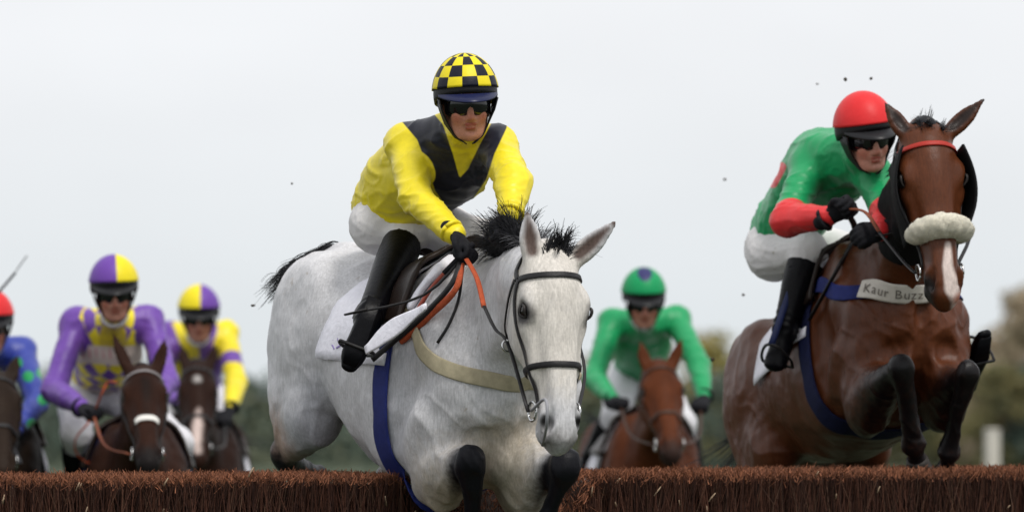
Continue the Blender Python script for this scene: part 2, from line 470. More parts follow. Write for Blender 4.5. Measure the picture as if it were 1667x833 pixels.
def make_horse(name, label, group, M, poll, muzzle, face_dir, coat, vox=0.01, hvox=None, legs=None, scale=1.0, paints=(), sides_mane=True,
               mane_col=None, ear_dirs=None, smooth=2, head_scale=1.0, want_bvh=True, fore=1.0, cs=1.0, dock=None, tuck=0.0, eye_mat=None, relief=1.0, ear_len=0.185, stretch=None):
    """poll, muzzle: world points; face_dir: world direction the forehead faces"""
    Hh = Horse(); Hh.M = M; Mi = M.inverted()
    L = lambda w: A3(Mi @ Vector(w))
    root = empty(name, None, M); tag(root, label, 'horse', group); Hh.root = root
    p0 = L(poll); t = nrm(L(muzzle) - p0)
    fd = nrm(A3(Mi.to_3x3() @ Vector(face_dir))); nax = nrm(fd - t * (fd @ t)); lax = np.cross(nax, t)
    hs_ = np.linalg.norm(L(muzzle) - p0) / 0.64 * 1.0
    wsc = head_scale
    Hh.head_len = hs_ * 0.64
    def hp(tt, y, n_): return p0 + t * tt * hs_ + lax * y * wsc + nax * n_ * wsc
    Hh.hp = hp; Hh.t, Hh.lax, Hh.nax = t, lax, nax; Hh.L = L
    # -------- joints
    J = {}
    for sd_, sg in (('L', 1), ('R', -1)):
        for k, v in LEG_F.items(): J['f' + sd_ + k] = np.array((v[0], v[1] * sg, v[2]))
        for k, v in LEG_H.items(): J['h' + sd_ + k] = np.array((v[0], v[1] * sg, v[2]))
    for k, v in (legs or {}).items(): J[k] = A3(v)
    Hh.J = J
    allp = np.array([hp(0.7, 0.14, 0.1), hp(0.7, -0.14, -0.2), hp(-0.25, 0.2, 0), hp(-0.25, -0.2, 0), hp(-.1, 0, -.25), (-1.0, 0.34, 1.7), (0.8, -0.34, 0.75)] + list(J.values()))
    lo = allp.min(0) - 0.13; hi = allp.max(0) + 0.13
    B = Body(lo, hi, vox)
    # -------- trunk
    tr = [(-0.86, 1.29, .07, .13), (-0.77, 1.30, .17, .22), (-0.60, 1.315, .245, .275), (-0.40, 1.29, .265, .30), (-0.20, 1.215, .275, .315), (0.0, 1.175, .295, .345),
          (0.20, 1.18, .295, .365), (0.36, 1.205, .265, .385), (0.52, 1.20, .235, .34), (0.66, 1.17, .20, .25), (0.74, 1.15, .13, .15)]
    tr = [(x, z + tuck * math.exp(-((x + .32) / .22) ** 2), a, b - tuck * math.exp(-((x + .32) / .22) ** 2)) for x, z, a, b in tr]
    B.chain([((x, 0, z), a, b) for x, z, a, b in tr], k=.02, n=4)
    for sg in (1, -1):
        B.ell((-0.52, sg * .15, 1.33), (.135, .25, .29), k=.05)                       # quarters
        B.ell((-0.42, sg * .20, 1.46), (.05, .07, .08), k=.07)                        # hip bone
        B.ell((-0.74, sg * .11, 1.20), (.10, .17, .10), k=.06)
        sh = J.get('f%sshoulder' % ('L' if sg > 0 else 'R'), np.array((0.66, sg * .155, 1.16)))
        B.chain([((0.40, sg * .13, 1.50), .05, .10), ((0.52, sg * .175, 1.34), .075, .135), (sh, .095, .12)], k=.06, n=3)   # shoulder blade
        B.ell(sh + np.array((.03, -sg * .02, -.02)), (.10, .13, .10), k=.06)          # point of shoulder
        B.ell((0.70, sg * .075, 1.08), (.085, .13, .09), k=.035)                      # breast muscle
        B.ell((0.30, sg * .16, 1.02), (.13, .17, .25), k=.06)
        B.chain([((0.70, sg * .20, 1.20), .035, .05), ((0.56, sg * .245, 1.06), .045, .07), ((0.46, sg * .225, .97), .04, .06)], k=.03, n=3)       # triceps
        B.chain([((0.78, sg * .035, 1.02), .03, .04), ((0.74, sg * .06, .92), .035, .05), ((0.60, sg * .07, .87), .03, .04)], k=.035, n=3)         # pectorals
        B.chain([((0.80, sg * .018, 1.20), .012, .016), ((0.80, sg * .10, 1.10), .05, .03), ((0.72, sg * .15, .99), .04, .04)], k=.03, n=3)
        B.chain([((0.84, sg * .035, 1.00), .020, .03), ((0.77, sg * .14, 1.01), .026, .035), ((0.66, sg * .235, 1.00), .022, .03)], k=.04, n=3, sub=True)   # crease above the forearm
        B.chain([((0.48, sg * .285, 1.34), .022, .03), ((0.50, sg * .30, 1.12), .030, .04), ((0.40, sg * .30, .98), .022, .03)], k=.05, n=3, sub=True)    # behind the shoulder
    B.chain([((0.87, 0, 1.22), .018, .03), ((0.86, 0, 1.08), .028, .04), ((0.80, 0, .95), .026, .04)], k=.05, n=3, sub=True)                               # cleft of the breast
    # -------- neck
    hb = hp(0.09, 0, -0.115)
    n0, n1 = np.array((0.42, 0, 1.34)), np.array((0.60, 0, 1.35))
    gap = hb - n1
    up_ = nrm(np.array((0, 0, 1.0)) - nrm(gap) * nrm(gap)[2])
    m1 = n1 + gap * .38 + up_ * .035; m2 = n1 + gap * .72 + up_ * .045
    ul = np.array((0, 1.0, 0))
    B.chain([(n0, .13, .28, ul), (n1, .135, .25, ul), (m1, .105, .19, ul * .6 + lax * .4), (m2, .086, .15, ul * .25 + lax * .75), (hb, .08 * wsc, .118 * wsc, lax), (hp(.03, 0, -.10), .062 * wsc, .085 * wsc, lax)], k=.07, n=5)
    Hh.neck = (n0, n1, m1, m2, hb, up_)
    gd = nrm(gap); low = -np.cross(gd, np.cross(up_, gd)); low = -up_
    for sg in (1, -1):                                                              # jugular groove edges
        B.chain([(n1 + low * .12 + ul * sg * .06, .06, .07), (m1 + low * .10 + ul * sg * .04, .05, .055), (hp(.2, sg * .03, -.19), .03, .04)], k=.05, n=3)
    # -------- head
    H = [(-.035, .050, .060, -.075), (.03, .078, .092, -.078), (.10, .093, .115, -.082), (.165, .096, .122, -.087), (.235, .088, .122, -.094), (.31, .074, .106, -.085),
         (.39, .060, .084, -.066), (.47, .052, .066, -.054), (.545, .053, .060, -.052), (.60, .047, .052, -.056), (.628, .034, .036, -.058)]
    B.chain([(hp(a, 0, d), b * wsc, c * wsc) for a, b, c, d in H], k=.05, n=3, u=lax)
    for sg in (1, -1):
        q = lambda a, b, **kw: B.ell(a, b, u=lax, w=t, **kw)
        q(hp(.150, sg * .082, -.024), (.024 * wsc, .026 * wsc, .050), k=.035)        # brow bone
        q(hp(.205, sg * .082, -.052), (.020 * wsc, .020 * wsc, .05), k=.03)           # below the eye
        q(hp(.215, sg * .052, -.135), (.040 * wsc, .082 * wsc, .092), k=.03)          # jowl
        q(hp(.305, sg * .066, -.052), (.014 * wsc, .016 * wsc, .085), k=.03)          # facial crest
        q(hp(.40, sg * .026, -.004), (.014 * wsc, .012 * wsc, .13), k=.04)            # nasal bone
        q(hp(.552, sg * .040, -.026), (.022 * wsc, .026 * wsc, .046), k=.03)          # nostril wing
        q(hp(.58, sg * .026, -.085), (.026 * wsc, .022 * wsc, .035), k=.03)           # lips
    q(hp(.612, 0, -.034), (.040 * wsc, .026 * wsc, .026), k=.03)
    q(hp(.590, 0, -.112), (.028 * wsc, .026 * wsc, .032), k=.03)
    for sg in (1, -1):
        B.ell(hp(.172, sg * .104, -.034), (.020 * wsc, .017 * wsc, .027), k=.015, u=lax, w=t, sub=True)      # eye socket
        B.chain([(hp(.526, sg * .042, .006), .010, .014), (hp(.556, sg * .049, -.004), .019, .020), (hp(.586, sg * .046, -.022), .014, .014)], k=.008, n=2, u=lax, sub=True)
        B.chain([(hp(.40, sg * .066, -.008), .010, .020), (hp(.50, sg * .058, -.004), .006, .014)], k=.03, n=2, u=lax, sub=True)
        B.chain([(hp(.52, sg * .062, -.078), .006, .003), (hp(.60, sg * .040, -.084), .014, .004), (hp(.632, sg * .015, -.084), .014, .004)], k=.01, n=2, u=lax, sub=True)
    # -------- ears
    ear_dirs = ear_dirs or {}
    Hh.ear_tip = {}
    for sd_, sg in (('L', 1), ('R', -1)):
        base = hp(.0, sg * .058, -.045)
        e = ear_dirs.get(sd_)
        if e is None: tip = base + (-t * .95 + lax * sg * .28 + nax * .05) * ear_len; opn = nax + lax * sg * .5
        else: tip = L(e[0]); opn = nrm(A3(Mi.to_3x3() @ Vector(e[1])))
        ax_ = tip - base; ln = np.linalg.norm(ax_); axn = ax_ / ln
        opn = nrm(opn - axn * (opn @ axn)); sidev = np.cross(axn, opn)
        B.chain([(base - axn * .03, .030, .030), (base + ax_ * .12, .030, .027), (base + ax_ * .32, .036, .024), (base + ax_ * .58, .033, .019), (base + ax_ * .82, .019, .012), (tip, .005, .005)], k=.02, n=3, u=sidev)
        B.chain([(base + ax_ * .20 + opn * .026, .010, .012), (base + ax_ * .40 + opn * .026, .021, .020), (base + ax_ * .62 + opn * .021, .017, .014), (base + ax_ * .85 + opn * .012, .005, .005)], k=.008, n=3, u=sidev, sub=True)
        Hh.ear_tip[sd_] = (base, tip, opn)
    # -------- legs
    for sd_, sg in (('L', 1), ('R', -1)):
        E, K_, Ft, Hf = (J['f' + sd_ + k] for k in ('elbow', 'knee', 'fet', 'hoof'))
        y = np.array((0, sg, 0))
        sh = J.get('f%sshoulder' % sd_, np.array((0.66, sg * .155, 1.16)))
        d = K_ - E
        B.chain([(sh * .6 + E * .4, .10 * fore, .13 * fore), (E, .088 * fore, .125 * fore), (E + d * .30, .076 * fore, .092 * fore), (E + d * .62, .056 * fore, .062), (E + d * .86, .042, .046), (K_, .042, .046)], k=.045, n=3)
        B.ell(E + d * .18 + nrm(sh - E) * .03, (.075 * fore, .085 * fore, .13), k=.05, w=d)
        c = Ft - K_; bk = nrm(np.cross(y, c))
        B.ell(K_ + c * .02, (.047, .036, .058), k=.02, w=c)
        for q_ in (-1, 1): B.ell(K_ + c * .04 + y * q_ * .024 - bk * .022 * (1 if np.dot(bk, d) < 0 else -1), (.020, .018, .030), k=.02, w=c)
        B.chain([(K_ + c * .25 + bk * .030 * (1 if np.dot(bk, d) < 0 else -1), .011, .013), (K_ + c * .8 + bk * .030 * (1 if np.dot(bk, d) < 0 else -1), .011, .013)], k=.012, n=1)
        B.chain([(K_, .042, .046), (K_ + c * .18, .031 * cs, .036 * cs), (K_ + c * .5, .024 * cs, .028 * cs), (K_ + c * .82, .026 * cs, .030 * cs), (Ft, .036 * cs, .042)], k=.02, n=3)
        B.ell(Ft, (.035, .044, .045), k=.015, w=c)
        pz = Hf - Ft
        B.chain([(Ft, .032, .040), (Ft + pz * .5, .029, .033), (Ft + pz * .95, .040, .044)], k=.015, n=3)
        S, Hk, Ft, Hf = (J['h' + sd_ + k] for k in ('stifle', 'hock', 'fet', 'hoof'))
        hip = np.array((-0.46, sg * .15, 1.28)); d = Hk - S
        B.chain([(hip, .13, .25), ((hip * .45 + S * .55), .115, .21), (S, .085, .13)], k=.06, n=3)
        B.chain([(hip + np.array((-.24, 0, -.05)), .10, .13), (S + d * .18 + np.array((-.12, 0, .05)), .085, .13), (S + d * .45, .06, .085)], k=.06, n=3)
        B.chain([(S, .085, .12), (S + d * .3, .068, .10), (S + d * .65, .045, .062), (S + d * .9, .038, .052), (Hk, .038, .055)], k=.05, n=3)
        c = Ft - Hk
        B.chain([(Hk + nrm(d) * .03, .032, .045), (Hk, .040, .055), (Hk + c * .25, .032, .043), (Hk + c * .6, .028, .037), (Ft, .034, .044)], k=.025, n=3)
        B.ell(Hk - nrm(c) * .05 - np.array((.02, 0, 0)), (.024, .03, .045), k=.03, w=c)
        pz = Hf - Ft
        B.chain([(Ft, .032, .040), (Ft + pz * .5, .029, .033), (Ft + pz * .95, .040, .044)], k=.015, n=3)
    # -------- dock of the tail
    dk_ = [A3(p) for p in (dock or ((-.80, 0, 1.44), (-.90, 0, 1.46), (-1.0, 0, 1.43)))]
    B.chain([(dk_[0], .045, .045), (dk_[1], .028, .028), (dk_[2], .014, .014)], k=.04, n=2)
    V, Q = B.mesh(smooth)
    N = vnormals(V, Q)
    # muscle and skin relief, veins
    rel = (vnoise(V * 7) * .0045 + vnoise(V * np.array((16, 16, 9))) * .0030 - np.abs(vnoise(V * np.array((10, 10, 6)) + 50)) * .006 + vnoise(V * 34) * .0010) * relief
    cm = np.clip((V[:, 0] - .45) / .15, 0, 1) * np.clip((1.32 - V[:, 2]) / .1, 0, 1)
    wq = np.column_stack([V[:, 0] * 9, V[:, 1] * 15 + V[:, 2] * 6, V[:, 2] * 9 - np.abs(V[:, 1]) * 12]); wq = wq + vnoise(V * 6)[:, None] * .8
    rel += cm * ((1 - np.abs(vnoise(wq))) ** 4 - .4) * .0045 * relief
    fm = np.clip((-.05 - V[:, 0]) / .2, 0, 1) * np.clip((1.25 - V[:, 2]) / .1, 0, 1)
    rel += fm * ((1 - np.abs(vnoise(np.column_stack([V[:, 0] * 10 + V[:, 2] * 5, V[:, 1] * 6, V[:, 2] * 8]) + 7))) ** 4 - .4) * .004 * relief
    rel *= np.clip(d_caps(V, [p0, hp(.6, 0, 0)], .16) / .08, 0.15, 1)
    V = V + N * rel[:, None]
    attrs = {}; layers = []
    for i, (fn, c, soft) in enumerate(paints):
        attrs['paint%d' % i] = fn(V, N, Hh); layers.append(('paint%d' % i, c, soft))
    m = coat(layers)
    Hh.body = mesh_obj('body', V, Q, m, root, True, attrs)
    Hh.V, Hh.Q = V, Q
    if want_bvh: Hh.bvh = BVHTree.FromPolygons(V.tolist(), Q.tolist())
    # -------- eyes
    for sg in (1, -1):
        mb = MB(); Mx = np.stack([lax, nax, t], 1)
        mb.ball(hp(.172, sg * .0845, -.034), (.0205 * wsc, .0215 * wsc, .0245), M=Mx)
        mb.build('eye', M_EYE, root)
        ld = MB()
        for zz in (-1, 1):
            ld.tube([hp(.172 - .026, sg * .094, -.046), hp(.172 - .010, sg * .1045, -.034 + zz * .016 + .004), hp(.172 + .012, sg * .1035, -.034 + zz * .015 + .002), hp(.172 + .026, sg * .093, -.026)], [.004, .0055, .005, .003], sides=6, n=4)
        ld.build('eyelid', eye_mat or M_SKIN_DARK, root)
    # -------- hooves
    for pre in ('f', 'h'):
        for sd_ in ('L', 'R'):
            Ft, Hf = J[pre + sd_ + 'fet'], J[pre + sd_ + 'hoof']
            ax_ = nrm(Hf - Ft); mb = MB()
            mb.tube([Hf - ax_ * .008, Hf + ax_ * .022 , Hf + ax_ * .062, Hf + ax_ * .070], [.042, .047, .060, .056], sides=14, n=2)
            mb.build('hoof', M_HOOF, root)
    return Hh

def add_tail(Hh, m, dirn, L=0.62, n=40, spread=0.12, droop=0.35, start=(-.93, 0, 1.47), per=14, curl=.35, lw=.0018):
    mb = MB()
    for i in range(n):
        s0 = np.array(start) + rng.normal(size=3) * .016 + np.array((-rng.uniform(-.02, .07), 0, 0))
        mb.lock(s0, nrm(dirn) + rng.normal(size=3) * spread, L * rng.uniform(.6, 1.05), per, lw, .006, .03, droop, curl, 9)
    return tag(mb.build('tail', m, Hh.root), kind='stuff')

def tail_path(Hh, m, pts, n=110, w=.035, lw=.0018):
    """tail hair streaming along a path given in the horse's axes"""
    K = catmull(np.array([A3(p) for p in pts]), 6); mb = MB()
    for i in range(n):
        o = rng.normal(size=3) * w * .5; e = int(len(K) * rng.uniform(.65, 1.0)); wav = rng.normal(size=3) * .005; ph = rng.uniform(0, 6)
        for j in range(5):
            oo = o + rng.normal(size=3) * .005
            q = [K[k] + oo * (.35 + .95 * k / len(K)) + wav * math.sin(k * .5 + ph) for k in range(0, e)]
            mb.tube(q, [lw * (1 - .8 * k / e) for k in range(len(q))], sides=3, n=1)
    return tag(mb.build('tail', m, Hh.root), kind='stuff')

def add_mane(Hh, m, n=60, L=0.14, side=0, up=1.0, t0=0.12, t1=1.0, droop=.7, back=0.4, per=12, curl=.5, lw=.0016, dirn=None, jit=.22):
    n0, n1, m1, m2, hb, up_ = Hh.neck
    K = catmull([n0 + np.array((0.02, 0, .26)), n1 + up_ * .235, m1 + up_ * .185, m2 + up_ * .147, Hh.hp(.0, 0, -.06)], 12)
    mb = MB()
    for i in range(n):
        f = rng.uniform(t0, t1) * (len(K) - 1); j = min(int(f), len(K) - 2); p = K[j] + (K[j + 1] - K[j]) * (f - j)
        h = Hh.bvh.find_nearest(Vector(p))
        p = A3(h[0]) - up_ * .006
        bk = -nrm(K[j + 1] - K[j])
        d = (up_ * up + np.array((0, side, 0)) + bk * back if dirn is None else nrm(dirn)) + rng.normal(size=3) * jit
        mb.lock(p + np.array((0, rng.normal() * .012, 0)), d, L * rng.uniform(.5, 1.2), per, lw, .007, .07, droop, curl, 7)
    return tag(mb.build('mane', m, Hh.root), kind='stuff')

def add_forelock(Hh, m, n=14, L=0.14, dirn=None, spread=.3, droop=.3, per=12, curl=.6, lw=.0016):
    mb = MB(); d0 = Hh.t * .6 + Hh.nax * .5 if dirn is None else dirn
    for i in range(n):
        mb.lock(Hh.hp(-.02 + rng.normal() * .012, rng.normal() * .02, -.02), nrm(d0) + rng.normal(size=3) * spread, L * rng.uniform(.5, 1.15), per, lw, .006, .06, droop, curl, 7)
    return tag(mb.build('forelock', m, Hh.root), kind='stuff')

# paint helpers: distance functions evaluated on the body's vertices
def on_body(Hh, px, py, off=.0):
    """depth of the horse's flank where the camera sees it at a pixel, minus off"""
    Mi = Hh.M.inverted(); o = Mi @ Vector((0, 0, CAM_Z)); e = Mi @ P(px, py, 30)
    h = Hh.bvh.ray_cast(o, (e - o).normalized(), 60)
    if h[0] is None: return None
    return proj(Hh.M @ h[0])[2] - off

def paint_legs(fore=.42, hind=.35):
    def f(V, N, Hh):
        D = np.full(len(V), 9.0)
        for sd_ in 'LR':
            E, K_, Ft, Hf = (Hh.J['f' + sd_ + k] for k in ('elbow', 'knee', 'fet', 'hoof'))
            D = np.minimum(D, d_caps(V, [K_ + (E - K_) * fore, K_ , Ft, Hf], [.045, .085, .09, .09]))
            S, Hk, Ft, Hf = (Hh.J['h' + sd_ + k] for k in ('stifle', 'hock', 'fet', 'hoof'))
            D = np.minimum(D, d_caps(V, [Hk + (S - Hk) * hind, Hk, Ft, Hf], [.05, .09, .09, .09]))
        return D
    return f
def paint_head(pts, r):
    return lambda V, N, Hh: d_caps(V, [Hh.hp(*p) for p in pts], r)
def paint_muzzle(r=.10):
    return lambda V, N, Hh: d_caps(V, [Hh.hp(.62, 0, -.08), Hh.hp(.57, 0, -.11)], [r, r * .8])
def paint_ears(V, N, Hh):
    D = np.full(len(V), 9.0)
    for b_, t_, o in Hh.ear_tip.values():
        b_, t_ = A3(b_), A3(t_)
        D = np.minimum(D, d_caps(V, [b_ + (t_ - b_) * .22 + nrm(o) * .016, b_ + (t_ - b_) * .5 + nrm(o) * .014, b_ + (t_ - b_) * .82 + nrm(o) * .010], [.020, .022, .010]))
        D = np.minimum(D, d_caps(V, [t_, t_ + (t_ - b_) * .01], .02))
    return D

def coat_mat(name, col, rough=.42, bump=.16, var=((3.0, .10), (26, .10), (160, .10)), speck=None, spec=.12):
    def f(layers):
        m = mat(name, col, rough=rough, bump=(170, bump, (1, 1, .35)), var=var, layers=layers, spec=spec, sheen=0, flecks=speck or (), streak=(150, .16))
        return m
    return f

def band(Hh, name, pts, w, m, off=.004, th=.004, closed=False, n=6, parent=None):
    Pt, Nn = snap_strap(Hh.bvh, pts, n, off, closed)
    mb = MB(); mb.ribbon(Pt, Nn, w, th, closed)
    return mb.build(name, m, parent or Hh.root)

def ring(mb, c, r, tr, nrm_):
    nn = nrm(nrm_); a = nrm(np.cross(nn, (0.3, .9, .2))); b = np.cross(nn, a)
    pts = [A3(c) + r * (math.cos(2 * math.pi * i / 16) * a + math.sin(2 * math.pi * i / 16) * b) for i in range(17)]
    mb.tube(pts, tr, sides=6, n=1)

def add_bridle(Hh, m, metal, noseband_m=None, brow_m=None, noseband=True, w=.017):
    hp = Hh.hp; root = Hh.root
    band(Hh, 'browband', [hp(.055, -.10, -.06), hp(.052, -.075, .0), hp(.05, -.03, .04), hp(.05, .03, .04), hp(.052, .075, 0), hp(.055, .10, -.06)], w * 1.1, brow_m or m)
    br = band(Hh, 'headpiece', [hp(.055, -.10, -.07), hp(.02, -.085, -.09), hp(-.012, -.05, -.07), hp(-.03, 0, -.05), hp(-.012, .05, -.07), hp(.02, .085, -.09), hp(.055, .10, -.07)], w * 1.1, m)
    for sg in (1, -1):
        band(Hh, 'cheekpiece', [hp(.055, sg * .10, -.065), hp(.14, sg * .105, -.085), hp(.25, sg * .10, -.075), hp(.35, sg * .08, -.065), hp(.45, sg * .07, -.06), hp(.50, sg * .065, -.066)], w * .8, m)
        band(Hh, 'throatlash', [hp(.055, sg * .09, -.085), hp(.16, sg * .095, -.16), hp(.24, sg * .06, -.24), hp(.27, 0, -.25)], w * .6, m, off=.006)
        mb = MB(); ring(mb, hp(.512, sg * .068, -.068), .030, .0045, Hh.lax); mb.build('bit_ring', metal, root)
    if noseband:
        pts = [hp(.365, math.sin(a) * .085, -.055 + math.cos(a) * .1) for a in [2 * math.pi * i / 14 for i in range(14)]]
        band(Hh, 'noseband', pts, w * 1.15, noseband_m or m, closed=True, n=3)

# ================================================================== RIDERS
def head_axes(face, up=(0, 0, 1)):
    f = nrm(face); u = A3(up); u = nrm(u - f * (u @ f)); l = np.cross(u, f); return f, l, u

class Rider: pass

def limb_noise(V, N, amp, seed=0.0, f=1.0):
    """folds of loose cloth: long warped ridges, a few finer creases"""
    q = V * 7.5 * f + seed
    w = np.column_stack([vnoise(q * .6), vnoise(q * .6 + 17), vnoise(q * .6 + 43)]) * 1.1
    r = (1 - np.abs(vnoise(q * np.array((1.0, 1.0, 1.7)) + w))) ** 3 - .5
    r2 = (1 - np.abs(vnoise((q * np.array((1.2, 1.2, 2.8)) + w * 1.6) * 1.4 + 31))) ** 5 - .3
    return V + N * (amp * (1.1 * r + .75 * r2 + .9 * vnoise(q * .6 + 9)))[:, None]

def make_rider(label, group, J, face, headup, mats, patt=None, vox=.008, hvox=.006, jacket_extra=(), hand_curl=None, helm_scale=1.0, sleeves=None, wr=.005,
               helm_pattern=None, sleeve_g=.022, boot_top=.82):
    """J: joints in the world. builds body, clothes, gloves, boots, helmet, goggles under one Empty at the pelvis"""
    R_ = Rider(); J = {k: A3(v) for k, v in J.items()}
    o0 = J['pel'].copy(); root = empty('person', Vector(o0)); tag(root, label, 'person', group); R_.root = root
    J = {k: (v if k.startswith('gripax') or k == 'arch' else v - o0) for k, v in J.items()}; R_.J = J; R_.o0 = o0
    f, l, u = head_axes(face, headup)
    hc = J['head']
    hq = lambda a, b, c: hc + f * a + l * b + u * c
    R_.hq = hq
    side_c = nrm(J['shL'] - J['shR']); side_p = nrm(J['hipL'] - J['hipR'])
    pts = np.array(list(J.values()) + [hq(.2, .15, .2), hq(-.2, -.15, -.2)])
    lo = pts.min(0) - .2; hi = pts.max(0) + .2
    chest, pel, neck = J['chest'], J['pel'], J['neck']
    waist = (chest + pel) / 2 + J.get('arch', np.zeros(3))
    # ---------------- body (skin): one continuous figure
    B = Body(lo, hi, max(vox, .009))
    def torso(B, g, k=.04):
        B.chain([(pel, .135 + g, .105 + g, side_p), (waist, .125 + g, .095 + g, side_p * .5 + side_c * .5), (chest, .145 + g, .105 + g, side_c), ((chest * .45 + neck * .55), .12 + g, .075 + g, side_c), (neck, .046, .046, side_c)], k=k, n=4)
        for s in 'LR':
            sh = J['sh' + s]
            B.chain([(neck * .8 + chest * .2, .068 + g * .6, .064 + g * .6, side_c), (neck * .45 + sh * .55 - (neck - chest) * .06, .060 + g * .7, .060 + g * .7, side_c), (sh, .052 + g * .8, .052 + g * .8, side_c)], k=.05, n=2)
            B.ell(sh, (.054 + g * .8, .054 + g * .8, .054 + g * .8), k=.04)
    def arms(B, g, end=1.0, cuff=0.0, k=.04):
        for s in 'LR':
            sh, el, wr_ = J['sh' + s], J['el' + s], J['wr' + s]; we = el + (wr_ - el) * end
            B.chain([(sh, .046 + g, .046 + g), (sh * .5 + el * .5, .046 + g, .046 + g), (el, .040 + g, .040 + g)], k=k, n=3)
            B.chain([(el, .041 + g, .041 + g), (el * .65 + we * .35, .041 + g * .9, .041 + g * .9), (we, .028 + max(g - cuff, 0), .028 + max(g - cuff, 0))], k=.03, n=3)
    def legs(B, g, end=1.0, k=.05):
        for s in 'LR':
            hp_, kn, an = J['hip' + s], J['kn' + s], J['an' + s]
            B.chain([(hp_, .080 + g, .080 + g), (hp_ * .6 + kn * .4, .076 + g, .076 + g), (kn, .058 + g, .058 + g)], k=k, n=3)
            e = kn + (an - kn) * end
            B.chain([(kn, .056 + g, .056 + g), (kn * .65 + e * .35, .055 + g, .055 + g), (e, .036 + g, .036 + g)], k=.04, n=3)
    torso(B, -.012); arms(B, -.006); legs(B, -.010)
    for s in 'LR':
        an, ff, sn = J['an' + s], nrm(J['toe' + s] - J['an' + s]), nrm(J['an' + s] - J['kn' + s]); so = nrm(sn - ff * (sn @ ff))
        B.chain([(an, .030, .030), (an + ff * .07 + so * .03, .026, .026), (an + ff * .15 + so * .048, .020, .020)], k=.03, n=2)
    B.chain([(neck - u * .03, .046, .046), (hq(-.02, 0, -.07), .046, .046)], k=.03, n=2)
    head = lambda p, r, **kw: B.ell(p, r, u=l, w=u, **kw)
    head(hq(-.01, 0, .035), (.073, .092, .095), k=.02)
    head(hq(.025, 0, -.045), (.058, .065, .068), k=.03)
    head(hq(.062, 0, -.092), (.026, .022, .020), k=.035)           # chin
    for sg in (1, -1):
        head(hq(.060, sg * .036, -.022), (.022, .024, .026), k=.03)   # cheekbone
        B.chain([(hq(-.01, sg * .058, -.05), .018, .018), (hq(.052, sg * .028, -.088), .016, .016)], k=.03, n=2)   # jaw
        head(hq(-.005, sg * .076, -.008), (.010, .018, .030), k=.01)  # ear
    V, Q = None, None
    B2 = Body(hq(0, 0, -.02) - .21, hq(0, 0, -.02) + .21, hvox)     # fine face added as its own detail on the same field
    Bf = B2
    headf = lambda p, r, **kw: Bf.ell(p, r, u=l, w=u, **kw)
    Bf.chain([(neck - u * .02, .046, .046), (hq(-.02, 0, -.07), .048, .048)], k=.04, n=2)
    headf(hq(-.01, 0, .035), (.075, .094, .097), k=.02)
    headf(hq(.026, 0, -.040), (.057, .066, .068), k=.03)
    headf(hq(.070, 0, -.096), (.019, .019, .018), k=.035)
    headf(hq(.083, 0, -.055), (.022, .010, .014), k=.02)            # lip mound
    for sg in (1, -1):
        headf(hq(.060, sg * .036, -.022), (.024, .026, .028), k=.03)
        Bf.chain([(hq(-.01, sg * .058, -.05), .018, .018), (hq(.054, sg * .028, -.090), .016, .016)], k=.03, n=2)
        headf(hq(.060, sg * .030, .038), (.026, .020, .012), k=.02)   # brow
        headf(hq(-.005, sg * .078, -.008), (.010, .018, .030), k=.01)
        headf(hq(.086, sg * .032, .016), (.016, .014, .011), k=.012, sub=True)   # eye socket
        headf(hq(.100, sg * .012, -.034), (.010, .010, .008), k=.010)  # nostril wing
    Bf.chain([(hq(.084, 0, .030), .010, .010), (hq(.100, 0, -.004), .011, .011), (hq(.113, 0, -.028), .013, .013)], k=.014, n=2)
    Bf.chain([(hq(.088, .022, -.0625), .008, .0035), (hq(.103, 0, -.0610), .008, .0035), (hq(.088, -.022, -.0625), .008, .0035)], k=.006, n=2, u=u, sub=True)
    headf(hq(.0965, 0, -.054), (.019, .006, .0045), k=.010)
    headf(hq(.0945, 0, -.069), (.016, .007, .0050), k=.010)
    headf(hq(.088, 0, -.080), (.014, .006, .004), k=.012, sub=True)
    # one surface: the coarse figure below the collar, the fine head above it, sharing the neck
    V1, Q1 = B.mesh(1); cut = neck * .35 + hq(-.02, 0, -.09) * .65; ax_ = nrm(hq(-.02, 0, 0) - neck)
    keep = ((V1 - cut) @ ax_) < .012
    near = np.linalg.norm(V1 - cut, axis=1) < .17
    bad = (~keep) & (np.linalg.norm(V1 - hq(0, 0, 0), axis=1) < .20)
    Q1 = Q1[~bad[Q1].any(1)]
    V2, Q2 = Bf.mesh(1)
    keep2 = ((V2 - cut) @ ax_) > -.03
    Q2 = Q2[keep2[Q2].all(1)]
    Vv = np.vstack([V1, V2]); Qq = np.vstack([Q1, Q2 + len(V1)])
    used = np.unique(Qq); rem = np.full(len(Vv), -1); rem[used] = np.arange(len(used))
    Vb = Vv[used]; Qb = rem[Qq]
    at = {'lips': np.minimum(d_caps(Vb, [hq(.099, -.017, -.0545), hq(.106, 0, -.052), hq(.099, .017, -.0545)], .0065), d_caps(Vb, [hq(.094, -.015, -.069), hq(.10, 0, -.070), hq(.094, .015, -.069)], .0065)),
          'flush': np.minimum(d_caps(Vb, [hq(.075, .042, -.03)], [.020]), np.minimum(d_caps(Vb, [hq(.075, -.042, -.03)], [.020]), d_caps(Vb, [hq(.118, 0, -.028)], [.012])))}
    R_.body = mesh_obj('body', Vb, Qb, mats['skin'], root, True, at)
    # ---------------- jacket
    B = Body(lo, hi, vox)
    torso(B, .014); arms(B, sleeve_g, .96, sleeve_g * .45)
    B.chain([(neck - (neck - chest) * .25, .085, .08, side_c), (neck + (hq(-.02, 0, -.08) - neck) * .30, .062, .064, side_c), (neck + (hq(-.02, 0, -.08) - neck) * .62, .060, .062, side_c)], k=.03, n=2)
    for a in jacket_extra:
        B.chain([(A3(q[0]) - o0, q[1], q[2], side_c) for q in a], k=.06, n=3)
